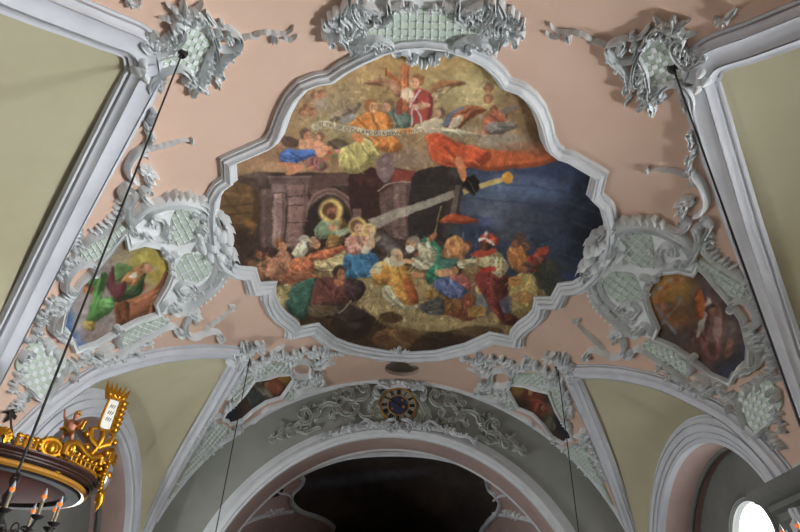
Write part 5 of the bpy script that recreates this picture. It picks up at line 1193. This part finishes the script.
# ---- round opening in the vault
oc = np.array([OCC[0], OCC[1], 9.45]); a = np.linspace(0, 2*math.pi, 48, endpoint=False)
t = thing('ceiling_opening', 'dark oval opening in the pink vault just above the clock', 'opening', oc)
lo = np.stack([oc[0]+OCR*np.cos(a), oc[1]+OCR*np.sin(a), vz(np.abs(oc[0]+OCR*np.cos(a)))], 1); up = lo.copy(); up[:, 2] = 9.56
MB().grid([lo, up], close_v=True).build('shaft', 'soffit', t)
MB().lathe([(OCR, .11), (.9, .11), (.9, .3), (.7, .5), (.3, .6), (.01, .62)], oc, 40).build('dome', 'cream', t)
# ---- suspension rods of the chandeliers
hooks = VAULT.hit([(183.5,50),(672,65),(251.7,348.5),(557.4,365)])
txt = ['black chandelier rod hanging from the upper left corner cartouche', 'black chandelier rod hanging from the upper right corner cartouche', 'thin black rod hanging from the leaf ornament left of the chancel arch', 'thin black rod hanging from the leaf ornament right of the chancel arch']
for h, s, zb in zip(hooks, txt, (2.9, 2.9, 2.2, 2.2)):
    t = thing('hanging_rod', s, 'rod', h, 'rods the chandeliers hang from')
    zs = np.linspace(zb, h[2]+.03, 12); MB().tube([(h[0], h[1], z) for z in zs], .012, 8).build('rod', 'iron', t)
    MB().lathe([(.005, -.02), (.05, -.05), (.07, -.02), (.08, .06)], h+np.array([0, 0, -.08]), 14).build('hook_plate', 'iron', t)
    q = np.linspace(0, 2*math.pi, 24); MB().tube([(h[0]+.035*math.cos(v), h[1], zb-.02+.05*math.sin(v)) for v in q], .009, 6, cap=False).build('ring', 'iron', t)
# ---- chandeliers
def chandelier(h):
    z = 2.53; o = np.array([h[0], h[1], z]); t = thing('chandelier', 'dark iron candle chandelier in front of the pulpit canopy', 'chandelier', o, 'candle chandeliers')
    MB().lathe([(.004, .36), (.03, .34), (.02, .28), (.045, .22), (.022, .14), (.03, .06), (.075, 0), (.06, -.06), (.03, -.1), (.05, -.14), (.03, -.19), (.004, -.22)], o, 18).build('stem', 'iron', t)
    q = np.linspace(0, 2*math.pi, 24); MB().tube([o+np.array([.03*math.cos(v), 0, .375+.03*math.sin(v)]) for v in q], .008, 6, cap=False).build('hanging_ring', 'iron', t)
    for k in range(10):
        A = k*math.pi/5+.25; d = np.array([math.cos(A), math.sin(A), 0]); e = np.array([0, 0, 1.])
        ctrl = [(.05, .0), (.14, -.1), (.27, -.11), (.37, -.03), (.4, .03)]; p = spline([(x, y) for x, y in ctrl], .02); P = [o+d*x+e*y for x, y in p]
        arm = MB().tube(P, .011, 7).build('arm', 'iron', t)
        sp = [(.2+.045*math.cos(v)*(1-v/11), -.03+.045*math.sin(v)*(1-v/11)) for v in np.linspace(-1.6, 6, 26)]; MB().tube([o+d*x+e*y for x, y in sp], .006, 6).build('arm_scroll', 'iron', arm)
        b = o+d*.4+e*.03
        MB().lathe([(.005, -.01), (.03, 0), (.05, .02), (.046, .025), (.012, .012)], b, 16).build('drip_pan', 'iron', t)
        can = MB().lathe([(.012, .01), (.013, .02), (.013, .13), (.01, .135), (.002, .135)], b, 10).build('candle', 'candle', t)
        MB().lathe([(.006, .133), (.013, .145), (.0165, .165), (.014, .19), (.007, .215), (.001, .232)], b, 12).build('bulb', 'bulb', can, plabel='pale flame-shaped glass bulb')
        MB().lathe([(.003, .14), (.0168, .15), (.0195, .163), (.0168, .178), (.004, .186)], b, 10).build('filament', 'filament', can, plabel='glowing orange filament')
    return t
ch = chandelier(hooks[0])
copy_thing(ch, (hooks[1][0], hooks[1][1], 2.53), 'dark iron candle chandelier at the lower right edge in front of the cornice')
# ---- sounding board of the pulpit
pc = np.array([-5.6, 8.1, 3.565]); TOP = .16; RR = 1.56
t = thing('pulpit_canopy', 'round dark marbled pulpit canopy with gilt mouldings at the left edge', 'pulpit canopy', pc)
MB().lathe([(.01, -.05), (.9, -.05), (1.12, 0)], pc, 64).build('underside', 'wood', t, plabel='dark red wooden underside')
MB().lathe([(1.12, -.01), (1.16, -.05), (1.3, -.05), (1.32, -.02)], pc, 64).build('soffit_ring', 'darkmarble', t)
MB().lathe([(1.32, -.02), (1.36, -.035), (1.395, -.01), (1.39, .025), (1.36, .045)], pc, 72).build('gilt_moulding', 'gilt', t, plabel='gilt moulding')
MB().lathe([(1.36, .04), (1.36, .05), (1.4, .055), (1.4, .07)], pc, 72).build('frieze', 'darkmarble', t)
MB().lathe([(1.39, .06), (1.43, .068), (1.43, .085), (1.47, .093), (1.47, .11), (1.5, .118), (1.53, .135), (1.53, .155), (1.5, .165), (1.2, .17)], pc, 72).build('cornice', 'marble', t, plabel='red-brown marbled cornice')
MB().lathe([(1.25, .2), (1.1, .23), (.7, .3), (.3, .34), (.01, .35)], pc, 48).build('hood', 'darkmarble', t)
def rim_at(A, r=1.46, z=TOP): A = math.radians(A); return pc+np.array([r*math.cos(A), r*math.sin(A), z])
def rim_angle(px):                    # the place on the rim seen under a pixel column
    A = np.arange(-150, 40, .5); q = proj(np.array([rim_at(a) for a in A])); return A[np.argmin(np.abs(q[:, 0]-px))]
def gilt_scrolls(name, px0, px1, h, style):
    a0, a1 = rim_angle(px0), rim_angle(px1); mb = MB(); am = (a0+a1)/2; w = abs(math.radians(a1-a0))*1.46
    base = rim_at(am); u = np.array([-math.sin(math.radians(am)), math.cos(math.radians(am)), 0]); u = u if a1 > a0 else -u; e = np.array([0, 0, 1.])
    at = lambda x, y: base+u*x*w+e*y*h
    def vol(x, y, r, tn, s0=0, turns=1.5, th=.022):
        q = np.linspace(0, 1, 34); P = [at(x, y)+(u*math.cos(s0+tn*turns*2*math.pi*k)+e*math.sin(s0+tn*turns*2*math.pi*k))*r*(1-.8*k) for k in q]; mb.tube(P, th*(1-.5*q), 8)
    if style == 'scroll':
        vol(-.3, .5, h*.5, 1, -1.5); vol(.28, .42, h*.42, -1, 3.6); mb.tube([at(*p) for p in spline([(-.5, .1), (-.2, .02), (.2, .1), (.5, .05)], .05)], .03, 8)
        for x in (-.45, -.1, .15, .42): mb.ball(at(x, .85), .035, 8, 6); mb.tube([at(x, .1), at(x*1.05, .5), at(x*1.1+.03, .95)], [.03, .026, .006], 8)
    if style == 'oval':
        q = np.linspace(0, 2*math.pi, 40); mb.tube([at(.42*math.cos(v), .5+.5*math.sin(v)) for v in q], .035, 8, cap=False); mb.tube([at(.25*math.cos(v), .5+.3*math.sin(v)) for v in q], .022, 8, cap=False)
        mb.ball(at(0, .5), (.07, .07, .09), 10, 8)
        for v in np.linspace(0, 2*math.pi, 14, endpoint=False): mb.ball(at(.5*math.cos(v), .5+.58*math.sin(v)), .032, 8, 6)
    if style == 'volute':
        mb.tube([at(*p) for p in spline([(-.55, .2), (-.5, .75), (-.25, .95), (.05, .75), (.3, .72), (.55, 1.05), (.6, .6)], .04)], .045, 9); vol(-.42, .55, h*.3, -1, 1.6, th=.034)
        for k in range(6): x = -.3+k*.15; mb.tube([at(x, 0), at(x, .42), at(x+.02, .6)], [.02, .018, .03], 7); mb.ball(at(x+.07, .12), .03, 7, 5)
        mb.tube([at(-.4, .02), at(.6, .02)], .035, 8); mb.tube([at(-.35, .44), at(.55, .44)], .022, 8)
    if style == 'leafy':
        for k in range(9): A = -.4+k*.42; x, y = .38*math.cos(A*1.2), .5+.45*math.sin(A*1.2); mb.tube([at(x*.4, y*.6), at(x, y), at(x*1.35, y*1.1+.05)], [.045, .035, .008], 8); mb.ball(at(x*1.1, y), .035, 7, 5)
    return mb.build(name, 'gold', t, plabel='gilded '+name.replace('_', ' '))
gilt_scrolls('scroll_crest', -10, 8, .17, 'leafy'); gilt_scrolls('scroll_crest', 14, 34, .16, 'scroll'); gilt_scrolls('oval_ornament', 36, 58, .19, 'oval'); gilt_scrolls('balustrade_volute', 60, 90, .26, 'volute')
# silver cartouche at the right end of the rim with its gilt surround
A = rim_angle(95); b = rim_at(A, 1.58, .12); d = np.array([math.cos(math.radians(A)), math.sin(math.radians(A)), 0]); u = np.array([-d[1], d[0], 0]); e = np.array([0, 0, 1.])
mb = MB(); G = []
for p in np.linspace(0, math.pi/2, 6): G.append([b+e*.3*math.cos(q)*math.sin(p)*.62+u*.11*math.sin(q)*math.sin(p)+d*.07*math.cos(p)+e*.1 for q in np.linspace(0, 2*math.pi, 24, endpoint=False)])
mb.grid(G, close_v=True); mb.build('silver_shield', 'silver', t, plabel='silvered oval shield')
mb = MB(); q = np.linspace(0, 2*math.pi, 33); mb.tube([b+e*(.1+.21*math.cos(v))+u*.135*math.sin(v) for v in q], .032, 8, cap=False)
for v in np.linspace(0, 2*math.pi, 16, endpoint=False): mb.ball(b+e*(.1+.25*math.cos(v))+u*.17*math.sin(v), .036, 8, 6)
mb.tube([b+e*-.14, b+e*-.24+d*.02, b+e*-.34], [.06, .05, .012], 9); mb.ball(b+e*-.2, .055, 9, 7)
for s in (-1, 1): mb.tube([b+e*.3+u*s*.05, b+e*.42+u*s*.16, b+e*.36+u*s*.24, b+e*.28+u*s*.2], [.04, .04, .03, .015], 8)
mb.build('shield_surround', 'gold', t, plabel='gilded scroll surround')
# bracket carrying the tablets
A = rim_angle(88); b0 = rim_at(A, 1.3, TOP+.02); 
def on_y(px, Y): return PlaneY(Y).hit([px])[0]
Yt = float(b0[1]); foot, head = on_y((103, 431), Yt), on_y((119, 386), Yt); ax = head-foot; L = np.linalg.norm(ax); ax /= L
su = np.cross(ax, FW+np.array([-.9, .0, .25])); su /= np.linalg.norm(su); nf = np.cross(su, ax); nf = nf if nf@FW < 0 else -nf
mb = MB(); mb.tube(spline([b0, b0+(foot-b0)*.5+np.array([.1, 0, .12]), foot], .05), .04, 9)
for s in (-1, 1):
    mb.tube([foot-ax*.22, foot-ax*.14+su*s*.13, foot-ax*.02+su*s*.16, foot+ax*.02+su*s*.08], [.04, .045, .035, .02], 8); mb.ball(foot-ax*.1+su*s*.2, .05, 8, 6); mb.ball(foot-ax*.26+su*s*.14, .055, 8, 6)
    mb.tube([b0+su*s*.3, b0+su*s*.36+e*.14, b0+su*s*.24+e*.26, b0+su*s*.12+e*.18], [.05, .045, .035, .015], 8)
for k in range(7): mb.ball(b0+su*(.42-.14*k)+e*(.06+.05*(k % 2)), .06, 8, 6)
mb.build('tablet_bracket', 'gold', t, plabel='gilded leafy bracket')
tb = thing('law_tablet', 'white arched tablet with dark writing and gilded ray edge on the pulpit canopy', 'tablet', foot)
def tp(x, y, z=0.): return foot+ax*y*L+su*x+nf*z
W2 = .08; out = [(-W2, .04), (W2, .04), (W2, .62)]+[(W2*math.cos(v), .62+.12*math.sin(v)) for v in np.linspace(0, math.pi, 9)[1:-1]]+[(-W2, .62)]; n = len(out)
V = [tp(x, y, 0) for x, y in out]+[tp(x, y, .035) for x, y in out]; mesh('slab', V, [tuple(range(n))[::-1], tuple(range(n, 2*n))]+[(i, (i+1) % n, n+(i+1) % n, n+i) for i in range(n)], 'tablet', tb, smooth=False)
mb = MB()
for j, (y, cells) in enumerate(((.52, 3), (.38, 3), (.24, 3))):           # rows of short strokes, three numerals as on the slab
    for x in np.linspace(-.028, .028, cells):
        mb.tube([tp(x-.008, y+.035, .038), tp(x+.008, y-.035, .038)], .0055, 5)
mb.build('lettering', 'banner_ink', tb)
mb = MB(); q = spline(out+[out[0]], .03); mb.tube([tp(x, y, .03) for x, y in q], .018, 7, cap=False); mb.build('gilt_edge', 'gold', tb, plabel='gilded edge')
mb = MB()
for k in range(6): y = .08+k*.115; mb.ball(tp(-W2*1.0-.055, y, .02), (.055, .055, .055), 8, 6); mb.tube([tp(-W2, y, .02), tp(-W2-.09, y+.03, .02), tp(-W2-.13, y+.05, .02)], [.04, .035, .01], 7)
for k, x in enumerate(np.linspace(-.16, .16, 6)): mb.tube([tp(x*.5, .66, .01), tp(x*.85, .82, .01), tp(x*1.1, 1.0+.04*(k % 2), .01)], [.045, .035, .004], 7)
for k in range(4): mb.ball(tp(-.1+.066*k, .76, .02), .045, 8, 6)
mb.build('ray', 'gold', tb, plabel='gilded leaf and ray crest')
# ---- carved cherub standing on the canopy
A = rim_angle(68); f0 = on_y((64, 445), float(rim_at(A, 1.3)[1])); Ht = (on_y((70, 412), float(f0[1]))[2]-f0[2])
cb = thing('cherub_statue', 'small painted cherub statue with raised arm on the pulpit canopy', 'statue', f0)
def skinned(name, J, E, mat, parent, label=None):
    me = bpy.data.meshes.new(name); org = origin(parent); me.from_pydata([tuple(np.array(j[:3])-org) for j in J], E, []); o = bpy.data.objects.new(name, me); COL.objects.link(o); o.parent = parent
    m = o.modifiers.new('skin', 'SKIN'); me.skin_vertices.new() if not me.skin_vertices else None
    for i, j in enumerate(J): me.skin_vertices[0].data[i].radius = (j[3], j[3]); me.skin_vertices[0].data[i].use_root = i == 0
    o.modifiers.new('sub', 'SUBSURF').levels = 2; o.modifiers['sub'].render_levels = 2; me.materials.append(MAT[mat])
    if label: o['label'] = label
    return o
k = Ht; P = lambda x, y, z, r: (f0[0]+x*k, f0[1]+y*k, f0[2]+z*k, r*k)
J = [P(0, 0, .44, .115), P(.01, -.01, .56, .12), P(.03, -.02, .68, .11), P(.05, -.03, .76, .05), P(.1, -.06, .86, .1), P(.11, -.07, .93, .085),
     P(-.12, -.02, .7, .05), P(-.24, -.06, .8, .042), P(-.28, -.1, .98, .034), P(-.28, -.12, 1.04, .022), P(.16, -.04, .68, .05), P(.28, -.1, .6, .042), P(.36, -.16, .68, .032), P(.39, -.18, .71, .022),
     P(-.07, 0, .36, .085), P(-.12, -.05, .2, .065), P(-.14, 0, .05, .04), P(-.16, -.08, .01, .03), P(.08, -.02, .34, .085), P(.2, -.1, .24, .065), P(.16, .02, .08, .04), P(.2, -.06, .03, .03)]
skinned('body', J, [(0,1),(1,2),(2,3),(3,4),(4,5),(2,6),(6,7),(7,8),(8,9),(2,10),(10,11),(11,12),(12,13),(0,14),(14,15),(15,16),(16,17),(0,18),(18,19),(19,20),(20,21)], 'flesh', cb)
mb = MB()
for j in range(14): v = j*2.4; mb.ball((f0[0]+k*(.105+.075*math.cos(v)), f0[1]+k*(-.04+.07*math.sin(v)), f0[2]+k*(.93+.05*(j % 3)/2)), .036*k, 7, 5)
mb.build('hair', 'gilt', cb, plabel='gilt curly hair')
mb = MB()
for sd in (-1, 1):
    G = [[np.array([f0[0]+k*(sd*(.06+.3*u*(1-.3*v))), f0[1]+k*(.1+.05*u), f0[2]+k*(.7+.16*u-.28*v*(.4+u))]) for v in np.linspace(0, 1, 5)] for u in np.linspace(0, 1, 7)]; mb.grid(G)
w = mb.build('wing', 'gold', cb, plabel='gilded wings'); w.modifiers.new('thick', 'SOLIDIFY').thickness = .015
q = np.linspace(0, 1, 20); MB().tube([np.array([f0[0]+k*(-.2+.42*v), f0[1]+k*(-.13), f0[2]+k*(.4+.06*math.sin(6*v))]) for v in q], .05*k, 8).build('drapery', 'gold', cb, plabel='gilded drapery')
# base block under the cherub
MB().lathe([(.09, -.36), (.07, -.1), (.06, -.04), (.09, 0), (.01, .005)], f0, 14).build('statue_base', 'gold', t, plabel='gilded pedestal')
# ---- rod that stays the canopy
r0 = VAULT.hit([(10, 411.5)])[0]; r1 = rim_at(rim_angle(19), 1.3, TOP)
t2 = thing('canopy_stay', 'thin dark stay from the lunette rib down to the pulpit canopy', 'stay', r0)
MB().tube([r0, r1], .016, 7).build('rod', 'iron', t2)
n0 = VAULT.nrm(np.array([r0]))[0]; mb = MB()
for k in range(5):
    v = k*1.256+.3; x = np.cross(n0, [0, 0, 1.]); x /= np.linalg.norm(x); y = np.cross(n0, x); dd = x*math.cos(v)+y*math.sin(v); mb.tube([r0+n0*.03, r0+n0*.07+dd*.1, r0+n0*.04+dd*.19], [.03, .035, .008], 7)
mb.build('rosette', 'iron', t2)
# ---- painting on the chancel vault
o = Orn('chancel_fresco', 'very dark ceiling painting in a grey curving frame inside the chancel', 'fresco', (395, 480), surf=CHV)
OUTL = [(303,472),(303,480),(299,486),(293,492),(291,501),(296,508),(303,512),(313,515),(325,520),(333,527),(337,540),(400,552),(470,540),(484,528),(490,520),(498,512),(500,502),(495,494),(489,488),(486,478),(484,470),(440,457),(395,453),(345,457)]
dk = Canvas((285, 445, 505, 560), (34, 30, 30), 1.5, 2.2)
for b in ((340,480,50,8,(52,60,78),.8,-8),(380,476,60,6,(60,66,80),.7,-6),(430,500,30,16,(56,44,34),.8,0),(340,510,26,12,(58,46,36),.8,0),(395,500,40,20,(40,36,36),.7,0),(370,520,20,10,(70,54,38),.6,0),(450,480,26,10,(50,46,46),.7,20)): dk.blob(*b[:6], ang=b[6])
dk.finish(); o.grid((285, 447, 505, 556), np.array(OUTL, float), .02, dk, 'painting', step=1.0)
o.rim(OUTL, 2.4, .12, prof='frame', corners=False, name='frame', mat='white')
for fl, lb in ((None, 'left'), (lambda q: np.stack([786-np.atleast_2d(q)[:, 0], np.atleast_2d(q)[:, 1]+2.], 1), 'right')):
    m = Orn('chancel_moulding', 'curved grey stucco moulding on the chancel vault, '+lb+' of its dark painting', 'stucco ornament', (270, 508), surf=CHV, flip=fl, group='mouldings on the chancel vault')
    m.rim([(238,527),(250,520),(262,516),(278,513),(292,511)], 1.8, .1, closed=False, corners=False, name='moulding', mat='white')
    m.rim([(272,486),(278,492),(286,494),(292,498)], 1.2, .08, closed=False, corners=False, name='moulding', mat='white')
    m.plate([(271,497),(276,491),(283,488),(280,494)], .03, 'dark_panel', 'ink')
    m.leaf([(262,516),(272,512),(284,508)], 2.6, .12, 4)
side_cartouche(None, 'bright white stucco cartouche around a medallion of a green-robed figure, left of the great fresco', 'painting of a figure in green robes on clouds')
side_cartouche(mirror_px, 'grey shaded stucco cartouche around a dark orange medallion, right of the great fresco', 'dark orange and brown painting of a saint')
corner_cartouche(None, 'checkered stucco cartouche on the upper left lunette tip with a chandelier rod hanging from it')
corner_cartouche(mirror_px, 'checkered stucco cartouche on the upper right lunette tip with a chandelier rod hanging from it')
vault_sprig(None, 'thin white stucco sprig on pink plaster, left of the crowning cartouche')
vault_sprig(mirror_px, 'thin white stucco sprig on pink plaster, right of the crowning cartouche')
vault_leaf(None, 'white stucco leaf end cut by the top edge, above the upper left lunette rib')
vault_leaf(mirror_px, 'white stucco leaf end cut by the top edge, above the upper right lunette rib')
top_cartouche()
tip_leaf(None, 'stucco leaf ornament on the tip of the lower left lunette')
tip_leaf(mirror_px, 'stucco leaf ornament on the tip of the lower right lunette')
small_cartouche(None, 'stucco cartouche around a small dark medallion, left above the chancel arch', 'small dark painting of a kneeling figure')
small_cartouche(mirror_px, 'stucco cartouche around a small dark medallion, right above the chancel arch', 'small dark painting of figures')
spandrel(None, 'grey stucco scrollwork on the chancel wall left of the clock')
spandrel(mirror_wall, 'grey stucco scrollwork on the chancel wall right of the clock')
keystone(); clock_crest(); foot_cartouche()
build_great_fresco()
# ================================================================== light and camera
w = bpy.data.worlds.new('overcast_sky'); SC.world = w; w.use_nodes = True
w.node_tree.nodes['Background'].inputs['Color'].default_value = (.86, .93, 1, 1); w.node_tree.nodes['Background'].inputs['Strength'].default_value = WORLD
cd = bpy.data.cameras.new('camera'); cam = bpy.data.objects.new('camera', cd); COL.objects.link(cam)
cd.sensor_width = 36; cd.lens = 36*F/800
M = Matrix(((RT[0], UP[0], -FW[0], CAM[0]), (RT[1], UP[1], -FW[1], CAM[1]), (RT[2], UP[2], -FW[2], CAM[2]), (0, 0, 0, 1)))
cam.matrix_world = M; SC.camera = cam
SC.view_settings.view_transform = 'Standard'; SC.view_settings.look = 'None'; SC.view_settings.gamma = 1; SC.view_settings.use_curve_mapping = False
SC.view_settings.exposure = EXPO
SC.cycles.use_denoising = True
